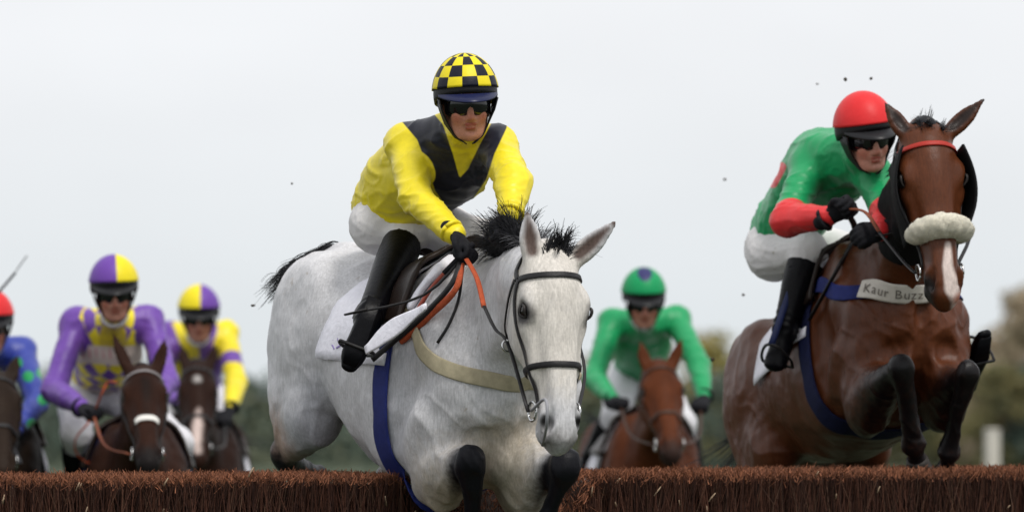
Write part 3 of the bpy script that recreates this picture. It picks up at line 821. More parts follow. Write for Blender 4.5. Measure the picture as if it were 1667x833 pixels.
    V, Q = B.mesh(1); N = vnormals(V, Q); V = limb_noise(V, N, wr, seed=rng.uniform(0, 40)); N = vnormals(V, Q)
    R_.torso = dict(pel=pel, waist=waist, chest=chest, neck=neck, side=side_c)
    attrs, layers = {}, []
    for i, (fn, c, soft) in enumerate(patt or ()):
        attrs['paint%d' % i] = fn(V, N, R_); layers.append(('paint%d' % i, c, soft))
    R_.jacket = mesh_obj('jacket', V, Q, mats['jacket'](layers), root, True, attrs); R_.jV, R_.jQ = V, Q
    # collar
    cb = MB(); cdir = nrm(hq(-.02, 0, -.08) - neck); cc = neck + (hq(-.02, 0, -.08) - neck) * .70
    a = side_c; b = np.cross(cdir, a); pts_ = [cc + .058 * (math.cos(x) * a + math.sin(x) * b) for x in [2 * math.pi * i / 16 for i in range(17)]]
    cb.tube(pts_, .010, sides=8, n=1); cb.build('collar', mats.get('collar', mats['breeches']), root)
    # ---------------- breeches
    B = Body(lo, hi, vox)
    B.chain([(pel + nrm(waist - pel) * .05, .140, .110, side_p), (pel, .142, .116, side_p)], k=.04, n=2)
    for s in 'LR':
        hp_, kn, an = J['hip' + s], J['kn' + s], J['an' + s]
        B.chain([(hp_ * .7 + pel * .3, .112, .112), (hp_ * .92 + kn * .08, .104, .104), (hp_ * .55 + kn * .45, .088, .088), (kn, .068, .068)], k=.06, n=3)
        e = kn + (an - kn) * .26
        B.chain([(kn, .068, .068), (e, .056, .056)], k=.04, n=3)
    V, Q = B.mesh(1); N = vnormals(V, Q); V = limb_noise(V, N, wr * .8, seed=5)
    R_.breeches = mesh_obj('breeches', V, Q, mats['breeches'], root)
    # ---------------- boots
    for s in 'LR':
        kn, an, toe = J['kn' + s], J['an' + s], J['toe' + s]
        top = an + (kn - an) * boot_top; d = top - an; fd = toe - an; ff = nrm(fd)
        B = Body(np.minimum(np.minimum(top, an), toe) - .12, np.maximum(np.maximum(top, an), toe) + .12, max(vox * .8, .006))
        B.chain([(top, .074, .074), (an + d * .72, .070, .070), (an + d * .35, .056, .056), (an, .046, .048)], k=.02, n=4)
        shin = nrm(an - top); sole = nrm(shin - ff * (shin @ ff)); lat = np.cross(ff, sole)
        heel = an + sole * .045 - ff * .035
        B.chain([(an + sole * .015, .040, .044, lat), (an + ff * .07 + sole * .030, .041, .040, lat), (an + ff * .15 + sole * .048, .045, .028, lat), (toe + sole * .05, .030, .020, lat)], k=.03, n=3)
        B.chain([(heel, .033, .026, lat), (heel + ff * .05, .034, .022, lat)], k=.03, n=2)
        # open the top
        B.chain([(top - shin * .09, .067, .067), (top + shin * .05, .062, .062)], k=.01, n=1, sub=True)
        X, Y, Z = B._grid(np.zeros(3, int), B.n); up_ = -shin                     # cut the top off level
        B.F = np.maximum(B.F, ((X - top[0]) * up_[0] + (Y - top[1]) * up_[1] + (Z - top[2]) * up_[2]).astype(np.float32))
        V, Q = B.mesh(1); N = vnormals(V, Q)
        rk = ((V - an) @ nrm(d)); V = V + N * (.003 * np.sin(rk * 150 + vnoise(V * 20) * 4) * np.exp(-(rk / .06) ** 2))[:, None]
        bo = mesh_obj('boot', V, Q, mats['boot'], root)
        sb = MB(); Pt = np.array([heel - ff * .03 + sole * .026, heel + ff * .06 + sole * .022, an + ff * .14 + sole * .076, toe + sole * .066]); 
        sb.ribbon(Pt, np.array([sole] * 4), [.055, .058, .075, .05], .007); sb.build('sole', mats['boot'], bo)
        R_.__dict__['foot' + s] = (an + ff * .125 + sole * .085 + o0, ff, sole, lat)
    # ---------------- gloves: palm, four curled fingers, thumb
    for s in 'LR':
        wr_, el, hd = J['wr' + s], J['el' + s], J['hand' + s]
        fw = nrm(hd - wr_); ax_ = J.get('gripax' + s); ax_ = nrm(ax_) if ax_ is not None else side_c
        ax_ = nrm(ax_ - fw * (ax_ @ fw)); dn = np.cross(ax_, fw) * (1 if s == 'L' else 1)
        if dn[2] > 0: dn = -dn
        B = Body(np.minimum(wr_, hd) - .15, np.maximum(wr_, hd) + .15, min(vox, .006))
        B.chain([(wr_ - fw * .045, .034, .032, ax_), (wr_, .033, .028, ax_), (wr_ + fw * .045, .042, .021, ax_), (wr_ + fw * .085, .042, .018, ax_)], k=.02, n=3)
        for i in range(4):
            o = ax_ * (-.031 + .0205 * i) ; ln = (.040, .046, .044, .034)[i]; kk = wr_ + fw * (.086 + (.004, .008, .006, 0)[i]) + o
            B.chain([(kk - fw * .02, .0115, .0115), (kk + fw * .012 - dn * .002, .0115, .0115), (kk + fw * .018 + dn * ln * .75, .0105, .0105), (kk - fw * .012 + dn * (ln + .004), .0098, .0098), (kk - fw * .034 + dn * ln * .62, .009, .009)], k=.004, n=3)
        tb = wr_ + fw * .03 - ax_ * .036
        sgn = 1 if (s == 'L') else 1
        B.chain([(tb, .015, .015), (tb + fw * .03 - ax_ * .014 + dn * .014, .013, .013), (tb + fw * .060 + ax_ * .004 + dn * .030, .0115, .0115), (tb + fw * .066 + ax_ * .026 + dn * .036, .0095, .0095)], k=.006, n=3)
        V, Q = B.mesh(1); g = mesh_obj('glove', V, Q, mats['glove'], root)
        cu = MB(); a = nrm(np.cross(fw, (0.2, .3, .9))); b = np.cross(fw, a)
        cp = wr_ - fw * .03
        cu.tube([cp + .040 * (math.cos(x) * a + math.sin(x) * b) for x in [2 * math.pi * i / 16 for i in range(17)]], .008, sides=6, n=1)
        cu.build('cuff', mats['cuff'], root)
        R_.__dict__['grip' + s] = wr_ + fw * .078 + dn * .024 + o0
    # ---------------- helmet (its own axes, so its pattern follows it)
    Mh = Matrix(((f[0], l[0], u[0], hq(-.012, 0, .045)[0]), (f[1], l[1], u[1], hq(-.012, 0, .045)[1]), (f[2], l[2], u[2], hq(-.012, 0, .045)[2]), (0, 0, 0, 1)))
    s_ = helm_scale; rx, ry, rz = .132 * s_, .114 * s_, .140 * s_
    def dome(pol0, pol1, grow, nr=14, ns=48, az0=0, az1=2 * math.pi, closed=True, th=.006, low=None):
        mb = MB(); b0 = 0
        for sh_ in (0, 1):
            for i in range(nr + 1):
                for j in range(ns + (0 if closed else 1)):
                    az = az0 + (az1 - az0) * j / ns
                    pm = pol1(az) if callable(pol1) else pol1
                    po = pol0 + (pm - pol0) * i / nr
                    g_ = grow - (th if sh_ else 0)
                    mb.V.append(((rx + g_) * math.sin(po) * math.cos(az), (ry + g_) * math.sin(po) * math.sin(az), (rz + g_) * math.cos(po)))
        w = ns if closed else ns + 1; off = (nr + 1) * w
        for sh_ in (0, 1):
            for i in range(nr):
                for j in range(ns):
                    j2 = (j + 1) % w
                    q = (sh_ * off + i * w + j, sh_ * off + (i + 1) * w + j, sh_ * off + (i + 1) * w + j2, sh_ * off + i * w + j2)
                    mb.F.append(q if not sh_ else q[::-1])
        for j in range(ns):
            j2 = (j + 1) % w; a_ = nr * w
            mb.F.append((a_ + j, off + a_ + j, off + a_ + j2, a_ + j2))
        if not closed:
            for i in range(nr):
                for j, fl in ((0, 0), (ns, 1)):
                    q = (i * w + j, off + i * w + j, off + (i + 1) * w + j, (i + 1) * w + j)
                    mb.F.append(q if not fl else q[::-1])
        return mb
    shell = dome(.02, lambda az: 1.46 + .62 * (0.5 - 0.5 * math.cos(az)) ** 1.0 * (1 if True else 0), 0.0).build('helmet', mats['helmet'], root); shell.matrix_local = Mh
    cover = dome(.0, lambda az: 1.30 + .30 * (.5 - .5 * math.cos(az)), .006, nr=22, ns=64, th=.004).build('helmet_cover', mats['cover'], shell)
    # ear guards and harness
    for sg in (1, -1):
        gd = MB()
        gd.ribbon([(.030, sg * (ry - .010), -.010), (.028, sg * .092, -.055), (.030, sg * .076, -.098), (.050, sg * .050, -.143), (.075, sg * .014, -.168)], [(0, sg, 0), (0, sg, -.1), (.1, sg, -.3), (.2, sg * .7, -.7), (.3, 0, -1)], [.095, .085, .055, .028, .022], .004)
        gd.build('chin_strap', mats['helmet'], shell)
    # peak
    pk = MB(); nP = 16
    for lay in (0, 1):
        for rr in (0, 1, 2):
            for i in range(nP + 1):
                a_ = -1.15 + 2.3 * i / nP; e_ = rr / 2 * .058 * (math.cos(a_ * 1.25) ** .7 if abs(a_) < 1.2 else 0)
                x = (rx + .003 + e_) * math.cos(a_) ; y = (ry + .003) * math.sin(a_)
                pk.V.append((x, y, .012 - .022 * (e_ / .058) - .010 * (1 - math.cos(a_)) - lay * .005))
    w = nP + 1
    for lay in (0, 1):
        for rr in (0, 1):
            for i in range(nP):
                q = (lay * 3 * w + rr * w + i, lay * 3 * w + (rr + 1) * w + i, lay * 3 * w + (rr + 1) * w + i + 1, lay * 3 * w + rr * w + i + 1)
                pk.F.append(q if not lay else q[::-1])
    for i in range(nP): pk.F.append((2 * w + i, 5 * w + i, 5 * w + i + 1, 2 * w + i + 1))
    pk.build('peak', mats['peak'], shell)
    # goggles: frame and tinted lens wrapped round the face
    gz = -.031
    def gog(z0, z1, a1, gx, gy, th, name, m, par, notch=0.0):
        mb = MB(); n_ = 28; rows = 5
        for lay in (0, 1):
            for r in range(rows + 1):
                for i in range(n_ + 1):
                    a_ = -a1 + 2 * a1 * i / n_; e = abs(a_) / a1
                    h = 1 - .25 * e ** 3
                    zz = z0 + (z1 - z0) * r / rows
                    lowc = notch * math.exp(-(a_ / .16) ** 2) * (1 - r / rows)
                    bulge = .006 * math.sin(math.pi * r / rows)
                    mb.V.append(((gx + bulge - lay * th) * math.cos(a_) * 1.0 - .012 + .016, (gy + bulge * .6 - lay * th) * math.sin(a_), gz + zz * h + lowc))
        w_ = n_ + 1; off = (rows + 1) * w_
        for lay in (0, 1):
            for r in range(rows):
                for i in range(n_):
                    q = (lay * off + r * w_ + i, lay * off + r * w_ + i + 1, lay * off + (r + 1) * w_ + i + 1, lay * off + (r + 1) * w_ + i)
                    mb.F.append(q if not lay else q[::-1])
        for i in range(n_):
            mb.F.append((i, off + i, off + i + 1, i + 1)); q = rows * w_
            mb.F.append((q + i, q + i + 1, off + q + i + 1, off + q + i))
        for r in range(rows):
            mb.F.append((r * w_, (r + 1) * w_, off + (r + 1) * w_, off + r * w_)); mb.F.append((r * w_ + n_, off + r * w_ + n_, off + (r + 1) * w_ + n_, (r + 1) * w_ + n_))
        return mb.build(name, m, par)
    gf = gog(-.045, .040, 1.2, .103, .086, .014, 'goggles', mats['gframe'], shell, .014)
    gog(-.037, .031, 1.02, .1075, .0885, .004, 'lens', mats['lens'], gf, .010)
    return R_

# ================================================================== MATERIALS IN USE
M_EYE = mat('eye_dark', (.008, .005, .004), rough=.06, spec=.5)
M_SKIN_DARK = mat('dark_skin', (.03, .026, .025), rough=.45)
M_HOOF = mat('hoof_horn', (.035, .030, .026), rough=.5, bump=(60, .3, (1, 1, .2)))
M_LEATHER = mat('black_leather', (.010, .009, .010), rough=.45, spec=.35, bump=(220, .25, (1, 1, 1)), var=(40, .3))
M_BROWN_LEATHER = mat('brown_leather', (.05, .022, .012), rough=.45, bump=(160, .25, (1, 1, 1)), var=(30, .3))
M_STEEL = mat('bit_steel', (.6, .6, .6), rough=.25, metal=1.0)
M_RUBBER = mat('orange_rubber', (.46, .085, .03), rough=.65, bump=(140, .6, (1, 1, 1)), var=(60, .2))
M_WEB_BLUE = mat('blue_webbing', (.012, .020, .13), rough=.75, bump=(300, .5, (1, 1, 3)), var=(35, .2))
M_WEB_TAN = mat('cream_webbing', (.42, .37, .25), rough=.8, bump=(300, .5, (1, 1, 3)), var=(25, .2))
M_CLOTH_WHITE = mat('saddlecloth_white', (.82, .81, .88), rough=.85, bump=(45, .5, (1, 1, 1)), var=((8, .06), (60, .06)))
M_FLEECE = mat('sheepskin', (.90, .84, .68), rough=.95, bump=(240, 1.0, (1, 1, 1)), var=((40, .15), (150, .15)), sheen=.5)
M_RED_LEATHER = mat('red_leather', (.40, .03, .02), rough=.45, bump=(150, .2, (1, 1, 1)))
M_PURPLE = mat('purple_print', (.10, .05, .36), rough=.8)
M_WHITE_PLATE = mat('white_plate', (.66, .62, .56), rough=.6, var=(30, .12))
M_GREY_INK = mat('grey_lettering', (.16, .14, .12), rough=.7)
M_SKIN = None
def skin(name, c):
    return mat(name, c, rough=.5, bump=(260, .25, (1, 1, 1)), var=((45, .10), (190, .14)), spec=.3, layers=[('flush', (c[0] * .95, c[1] * .68, c[2] * .62), .016), ('lips', (c[0] * .72, c[1] * .42, c[2] * .42), .003)])
def silk(name, col, rough=.42):
    def f(layers): return mat(name, col, rough=rough, bump=(34, .16, (1, 1, .6)), var=((9, .08), (70, .05)), layers=layers, spec=.35, sheen=.1, crease=(6.5, .22))
    return f
M_BREECHES = mat('white_breeches', (.70, .68, .68), rough=.75, bump=(40, .45, (1, 1, .5)), var=(10, .07))
speckle(M_BREECHES, 22, .64, (.32, .24, .15), .75)
M_BREECHES_BG = mat('white_breeches_clean', (.68, .67, .70), rough=.75, bump=(40, .4, (1, 1, .5)), var=(10, .06))
M_BOOT = mat('riding_boot', (.0035, .0035, .005), rough=.36, bump=(50, .2, (1, 1, 1)), var=(30, .3), spec=.12)
M_GLOVE = mat('black_glove', (.008, .008, .011), rough=.7, spec=.2, bump=(180, .4, (1, 1, 1)), var=(50, .3))
M_HELMET = mat('helmet_black', (.007, .007, .009), rough=.5, spec=.3, bump=(140, .15, (1, 1, 1)))
M_LENS = mat('goggle_lens', (.006, .006, .008), rough=.10, spec=.6)
M_GFRAME = mat('goggle_frame', (.014, .014, .016), rough=.35)
YEL, NAVY = (.80, .655, .014), (.006, .007, .017)
PUR, GRN, RED = (.145, .055, .34), (.004, .29, .095), (.68, .025, .028)

# ================================================================== GROUND AND BACKGROUND
FY = R(30.0)                                             # the fence crosses the picture at this angle
FDIR = Vector((math.cos(FY), math.sin(FY), 0)); FNOR = Vector((math.sin(FY), -math.cos(FY), 0))   # along it; towards the landing side
FP0 = Vector(((0 - CX) / F_PX * 19.6, 19.6, 0))          # its landing face at the picture's left edge
def build_ground():
    nx, ny = 40, 60
    xs = np.linspace(-1, 1, nx); V = []; Fc = []
    ys = np.concatenate([np.linspace(-30, 120, 30), np.geomspace(125, 4200, 30)])
    for y in ys:
        for x in xs: V.append((x * (140 + abs(y) * .8), y, 0.0))
    for j in range(len(ys) - 1):
        for i in range(nx - 1): a = j * nx + i; Fc.append((a, a + 1, a + nx + 1, a + nx))
    m = mat('turf', (.052, .068, .040), rough=.95, bump=(9, .8, (1, 1, 1)), var=((.05, .25), (.6, .2), (14, .3)))
    o = mesh_obj('ground', V, Fc, m); tag(o, kind='structure')
    # blades on the landing and take-off side of the fence
    mb = MB()
    for i in range(9000):
        a = rng.uniform(-4, 7); b = rng.uniform(-3.2, 4.5)
        p = FP0 + FDIR * a + FNOR * b
        h = rng.uniform(.05, .11); q = rng.normal(size=2) * .025; w = .004; k = len(mb.V); an = rng.uniform(0, 6.28)
        mb.V += [(p.x - w * math.cos(an), p.y - w * math.sin(an), .0), (p.x + w * math.cos(an), p.y + w * math.sin(an), .0), (p.x + q[0], p.y + q[1], h)]
        mb.F.append((k, k + 1, k + 2))
    g = mb.build('grass', mat('grass_blade', (.07, .12, .035), rough=.8, var=(3, .3)), None, False); tag(g, kind='stuff')
build_ground()

def build_tree(D, px, top_py, width_px, cols, label, kind=0):
    s = D / F_PX; base = P(px, 640, D); base.z = 0
    H = CAM_Z + (640 - top_py) * s; Wd = width_px * s / 2
    root = empty('tree', base); tag(root, label, 'tree', 'trees along the far side of the course')
    mb = MB(); hT = H * .42
    mb.tube([(0, 0, -.1), (.02 * H, 0, hT * .5), (0, .01 * H, hT), (.01 * H, 0, H * .8)], [.035 * H, .026 * H, .02 * H, .006 * H], sides=8, n=3)
    limbs = []
    for i in range(9):
        a = rng.uniform(0, 6.28); z0 = H * rng.uniform(.25, .6); z1 = z0 + H * rng.uniform(.15, .35); r_ = Wd * rng.uniform(.45, .85)
        e = (r_ * math.cos(a), r_ * math.sin(a), z1); limbs.append(e)
        mb.tube([(0, 0, z0), (e[0] * .45, e[1] * .45, z0 + (z1 - z0) * .35), e], [.014 * H, .009 * H, .003 * H], sides=5, n=3)
    mb.build('trunk', mat_bark, root)
    # crown: leaf-sized faces in uneven clumps through the volume
    n_c = 64; cl = []
    for i in range(n_c):
        z = rng.uniform(.03, 1.0); prof = (1 - abs(z - .36) / .68) ** .6 if kind != 1 else (1.05 - z) ** .7
        a = rng.uniform(0, 6.28); r_ = Wd * max(prof, .08) * math.sqrt(rng.uniform(.05, 1))
        cl.append((r_ * math.cos(a), r_ * math.sin(a), H * z * .93, rng.uniform(.10, .22) * Wd + .05 * H))
    per = 52
    Vv = np.zeros((n_c * per, 4, 3)); hv = []
    for i, (x, y, z, r_) in enumerate(cl):
        d = rng.normal(size=(per, 3)); d /= np.linalg.norm(d, axis=1)[:, None]
        c = np.array((x, y, z)) + d * (r_ * rng.uniform(.35, 1.0, per) ** .6)[:, None] * np.array((1.1, 1.1, .8))
        a = rng.normal(size=(per, 3)); a /= np.linalg.norm(a, axis=1)[:, None]; b = np.cross(a, d + .3 * rng.normal(size=(per, 3))); b /= np.linalg.norm(b, axis=1)[:, None] + 1e-9
        sz = (.030 * H * rng.uniform(.6, 1.5, per))[:, None]
        Vv[i * per:(i + 1) * per] = np.stack([c - a * sz, c + b * sz * .55, c + a * sz, c - b * sz * .55], 1)
        hv += [rng.uniform(-1, 1)] * (per * 4)
    c0, c1 = cols
    m = mat_leaf(c0, c1)
    mesh_obj('crown', Vv.reshape(-1, 3), np.arange(n_c * per * 4).reshape(-1, 4), m, root, False, {'clump': hv})
    return root
mat_bark = mat('bark', (.07, .055, .042), rough=.9, bump=(6, .8, (1, 1, .2)), var=(3, .3))
_leafm = {}
def mat_leaf(c0, c1):
    if (c0, c1) in _leafm: return _leafm[(c0, c1)]
    m = mat('leaves', c0, rough=.8, layers=[('clump', c1, .9)], var=(.9, .25)); _leafm[(c0, c1)] = m
    t = m.node_tree; b = t.nodes['Principled BSDF']; tr = t.nodes.new('ShaderNodeBsdfTranslucent'); mx_ = t.nodes.new('ShaderNodeMixShader'); mx_.inputs[0].default_value = .42
    t.links.new(b.inputs['Base Color'].links[0].from_socket, tr.inputs['Color'])                 # leaves let light through
    o_ = [n for n in t.nodes if n.type == 'OUTPUT_MATERIAL'][0]
    t.links.new(b.outputs[0], mx_.inputs[1]); t.links.new(tr.outputs[0], mx_.inputs[2]); t.links.new(mx_.outputs[0], o_.inputs[0])
    return m
G1 = ((.10, .14, .115), (.14, .175, .135)); G2 = ((.42, .34, .10), (.27, .25, .10)); G3 = ((.48, .39, .28), (.33, .29, .19)); G4 = ((.25, .22, .10), (.17, .18, .10))
TREES = [  # depth, px, top py, width px, colours, label
    (430, -40, 588, 190, G1, 'grey-green tree cut by the left edge behind the blue rider', 0),
    (470, 75, 612, 150, G1, 'low green tree behind the purple rider nearest the left edge', 0),
    (440, 250, 590, 200, G4, 'olive tree hidden behind the two dark horses', 0),
    (460, 385, 604, 130, G1, 'dull green tree between the yellow-sleeved rider and the grey horse', 0),
    (430, 500, 585, 190, G1, 'green tree showing only behind the rump of the grey horse', 0),
    (450, 700, 600, 200, G1, 'green tree hidden behind the chest of the grey horse', 0),
    (440, 880, 585, 190, G4, 'olive tree behind the head of the grey horse', 0),
    (430, 1010, 560, 190, G4, 'olive tree behind the rider in plain green', 0),
    (420, 1150, 538, 170, G2, 'yellowing autumn tree between the green rider and the bay horse', 0),
    (410, 1235, 556, 150, G2, 'golden tree half hidden by the hindquarters of the leaping bay', 0),
    (380, 1180, 612, 210, G1, 'dark green bush below the yellowing autumn tree', 0),
    (420, 1370, 545, 200, G4, 'olive tree hidden behind the body of the leaping bay', 0),
    (415, 1520, 560, 180, G4, 'olive tree behind the forelegs of the leaping bay', 0),
    (400, 1605, 545, 120, G2, 'yellow-green tree beside the black boot of the red-capped rider', 0),
    (360, 1690, 462, 190, G3, 'tall brown autumn tree at the right edge', 0),
    (370, 1628, 525, 130, G3, 'smaller brown tree beside the tall one at the right edge', 0),
    (390, 1575, 572, 130, G4, 'olive tree just behind the left foreleg of the leaping bay', 0),
    (350, 1640, 590, 170, G4, 'olive bush behind the white post', 0),
    (350, 1680, 585, 110, G1, 'dark green bush at the right edge under the brown tree', 0),
]
for a in TREES: build_tree(a[0] * .30, a[1], a[2], a[3] * 1.35, *a[4:])
def build_hedge():
    """rough hedgerow and brambles that close the gaps under the far trees"""
    n = 15000; x = rng.uniform(-22, 22, n); y = 128 + x * .05 + rng.normal(size=n) * 2; z = rng.uniform(0, 1, n) ** 1.2 * (1.75 + .6 * vnoise(np.column_stack([x * .25, y * 0, y * 0])))
    c = np.column_stack([x, y, np.abs(z)]); d = rng.normal(size=(n, 3)); d /= np.linalg.norm(d, axis=1)[:, None]; e = np.cross(d, rng.normal(size=(n, 3))); e /= np.linalg.norm(e, axis=1)[:, None]
    s_ = rng.uniform(.06, .15, n)[:, None]
    V = np.stack([c - d * s_, c + e * s_ * .6, c + d * s_, c - e * s_ * .6], 1).reshape(-1, 3)
    tone = np.repeat(vnoise(np.column_stack([x * .5, z, y * .1])), 4)
    o = mesh_obj('hedge', V, np.arange(4 * n).reshape(-1, 4), mat('hedge_leaves', (.085, .115, .09), rough=.85, layers=[('tone', (.12, .125, .075), .5)], var=(.8, .2)), None, False, {'tone': tone})
    tag(o, kind='stuff')
build_hedge()

def build_post():
    D = 62.0; b = P(1615, 640, D); b.z = 0; h = CAM_Z + (640 - 702) * D / F_PX
    root = empty('rail_post', b); tag(root, 'white running-rail post beyond the fence at the right', 'post')
    mb = MB(); mb.tube([(0, 0, -.1), (0, 0, h * .5), (0, 0, h - .015), (0, 0, h)], [.085, .085, .085, .07], sides=16, n=2)
    mb.build('shaft', mat('white_plastic', (.56, .53, .47), rough=.5, var=(6, .08)), root)
    c = MB(); c.tube([(0, 0, h), (0, 0, h + .02), (0, 0, h + .03)], [.092, .09, .05], sides=16, n=2); c.build('cap', mat('white_cap', (.56, .53, .47), rough=.4), root)
build_post()

# ================================================================== BIRCH FENCE
F_TOP = 1.322
GAP0, GAP1 = None, None
def build_fence():
    root = empty('birch_fence', FP0); root.rotation_euler = (0, 0, FY)
    tag(root, 'brown packed-birch steeplechase fence the horses are jumping', 'fence')
    # local: x along the fence, -y to the landing side (camera), z up
    X0, X1, TH = -3.2, 7.0, .62
    xg = lambda px, D: (P(px, 700, D) - FP0).dot(FDIR)
    g0 = (P(655, 700, 20.3) - FP0).dot(FDIR); g1 = (P(945, 700, 20.9) - FP0).dot(FDIR)
    def dip(x): # birch parted by the grey horse's chest
        a = np.clip((x - g0) / .28, 0, 1); b = np.clip((g1 - x) / .16, 0, 1); a = a * a * (3 - 2 * a); b = b * b * (3 - 2 * b)
        return a * b
    # backing mass: bumpy bundle of stems
    nx, nz = 340, 26; V = []
    prof = []
    for j in range(nz + 1): prof.append((0.0 + .02, .0 + j / nz * (F_TOP - .05)))
    rows = [(-.0 + .03, z) for y, z in prof] + [(TH * k / 4, F_TOP - .05) for k in (1, 2, 3)] + [(TH, z) for y, z in prof[::-1]]
    nr = len(rows)
    xs = np.linspace(X0, X1, nx)
    for (y, z) in rows:
        Pt = np.column_stack([xs, np.full(nx, y), np.full(nx, z)])
        n1 = vnoise(Pt * np.array((28, 6, 1.5))) * .018 + vnoise(Pt * np.array((70, 9, 3))) * .012
        zz = z - (dip(xs) * (.20 if y < .3 else .03)) * (z / F_TOP) ** 2 + vnoise(Pt * 40) * .008 * (z > 1)
        yy = y + n1 + dip(xs) * .10 * (z / F_TOP)
        V += list(np.column_stack([xs, yy, zz]))
    Fc = []
    for j in range(nr - 1):
        for i in range(nx - 1): a = j * nx + i; Fc.append((a, a + nx, a + nx + 1, a + 1))
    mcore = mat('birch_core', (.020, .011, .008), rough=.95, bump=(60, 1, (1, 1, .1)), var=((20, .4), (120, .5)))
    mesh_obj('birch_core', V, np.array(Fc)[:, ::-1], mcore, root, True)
    # guard rail at the foot of the landing side
    mb = MB(); mb.tube([(X0, -.08, .28), (X0 + 3, -.08, .28), (X1, -.08, .28)], .06, sides=10, n=4)
    mb.build('foot_rail', mat('rail_orange', (.42, .12, .03), rough=.6, var=(8, .15)), root)
    # twigs
    def twigs(N, lmin, lmax, y0, y1, zt, col, name, w0, w1, lean=.10, xr=(X0, X1), seg=3, kind='stuff', tsd=.008):
        n = N
        x = rng.uniform(xr[0], xr[1], n); y = rng.uniform(y0, y1, n); d = dip(x)
        top = zt + rng.normal(size=n) * tsd - d * rng.uniform(.10, .24, n) * np.clip(1.4 - y / .22, .1, 1) + (rng.uniform(0, 1, n) < .03) * rng.uniform(.0, .015, n)
        Ln = rng.uniform(lmin, lmax, n); lx = rng.normal(size=n) * lean; ly = rng.normal(size=n) * lean * .6 - d * .25 * rng.uniform(-.4, 1, n)
        w = rng.uniform(w0, w1, n); cx = rng.normal(size=n) * .03; cy = rng.normal(size=n) * .02
        V = np.zeros((n, seg + 1, 3, 3))
        for s_ in range(seg + 1):
            t = s_ / seg
            px = x + lx * Ln * (t - 1) * -1 * -1 + cx * math.sin(t * 3.1); py = y + ly * Ln * t + cy * math.sin(t * 3.1); pz = top - Ln * (1 - t)
            px = x - lx * Ln * (1 - t) + cx * math.sin(t * 3.1)
            r_ = w * (1 - .65 * t)
            for k in range(3):
                an = k * 2.094 + x * 50
                V[:, s_, k, 0] = px + r_ * np.cos(an); V[:, s_, k, 1] = py + r_ * np.sin(an); V[:, s_, k, 2] = pz
        idx = np.arange(n)[:, None, None, None] * (3 * (seg + 1))
        Fq = []
        for s_ in range(seg):
            for k in range(3): Fq.append((s_ * 3 + k, s_ * 3 + (k + 1) % 3, (s_ + 1) * 3 + (k + 1) % 3, (s_ + 1) * 3 + k))
        Fq = (np.array(Fq)[None] + np.arange(n)[:, None, None] * 3 * (seg + 1)).reshape(-1, 4)
        hv = np.repeat(rng.uniform(-1, 1, n), 3 * (seg + 1))
        m = mat(name + '_bark', col[0], rough=.85, layers=[('tone', col[1], .6)], var=(60, .3))
        o = mesh_obj(name, V.reshape(-1, 3), Fq, m, root, False, {'tone': hv})
        if kind: o['kind'] = kind
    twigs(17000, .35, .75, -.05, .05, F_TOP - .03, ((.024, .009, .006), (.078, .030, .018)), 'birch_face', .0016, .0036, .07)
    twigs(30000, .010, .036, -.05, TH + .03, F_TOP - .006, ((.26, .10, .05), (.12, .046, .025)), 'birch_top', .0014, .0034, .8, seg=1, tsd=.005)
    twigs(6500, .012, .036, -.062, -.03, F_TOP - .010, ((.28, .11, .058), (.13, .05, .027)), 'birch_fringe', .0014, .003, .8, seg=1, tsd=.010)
    twigs(1000, .2, .6, -.06, -.02, F_TOP - .045, ((.11, .060, .038), (.05, .024, .015)), 'birch_stalk', .0014, .0028, .14)
    # pale broken ends that stick out singly
    for i in range(48):
        x = rng.uniform(-.6, 4.6); z = F_TOP - rng.uniform(.01, .26); d = dip(x)
        mb = MB(); L_ = rng.uniform(.012, .04); an = rng.normal() * .5
        mb.tube([(0, 0, 0), (math.sin(an) * L_ * .5, -.006, math.cos(an) * L_ * .5), (math.sin(an) * L_, -.014, math.cos(an) * L_)], [rng.uniform(.0022, .0045), .003, .0018], sides=5, n=1)
        o = mb.build('birch_twig', M_TWIG, root); o.location = (x, -.055, z - d * .2)
M_TWIG = mat('pale_twig', (.42, .30, .20), rough=.8, var=(40, .3))
build_fence()

# ================================================================== THE GREY HORSE AND THE RIDER IN YELLOW
def place(yaw, pitch, roll, anchor, world, s=1.0):
    Rm = frame_M((0, 0, 0), yaw, pitch, roll) @ Matrix.Scale(s, 4)
    return Matrix.Translation(Vector(world) - Rm @ Vector(anchor)) @ Rm

GREY = (.56, .555, .57)
Mg = place(25, -3, 0, (.78, 0, 1.12), P(846, 660, 20.0), 1.09); Gi = Mg.inverted()
g_legs = {k: Gi @ P(*v) for k, v in dict(
    fRelbow=(716, 764, 20.20), fRknee=(764, 748, 19.84), fRfet=(772, 868, 20.03), fRhoof=(766, 905, 20.14),
    fLelbow=(852, 772, 20.10), fLknee=(920, 756, 19.76), fLfet=(884, 868, 19.92), fLhoof=(866, 900, 20.04)).items()}
g_legs.update(hRstifle=(-.42, -.21, 1.02), hRhock=Gi @ P(462, 742, 21.35), hRfet=Gi @ P(520, 775, 21.75), hRhoof=Gi @ P(530, 800, 21.80),
              hLstifle=(-.36, .19, .99), hLhock=(-.74, .15, .70), hLfet=(-1.06, .14, .50), hLhoof=(-1.17, .14, .49))
def p_dark_hind(V, N, Hh): return d_caps(V, [Hh.J['hRhock'], Hh.J['hRfet']], .10)
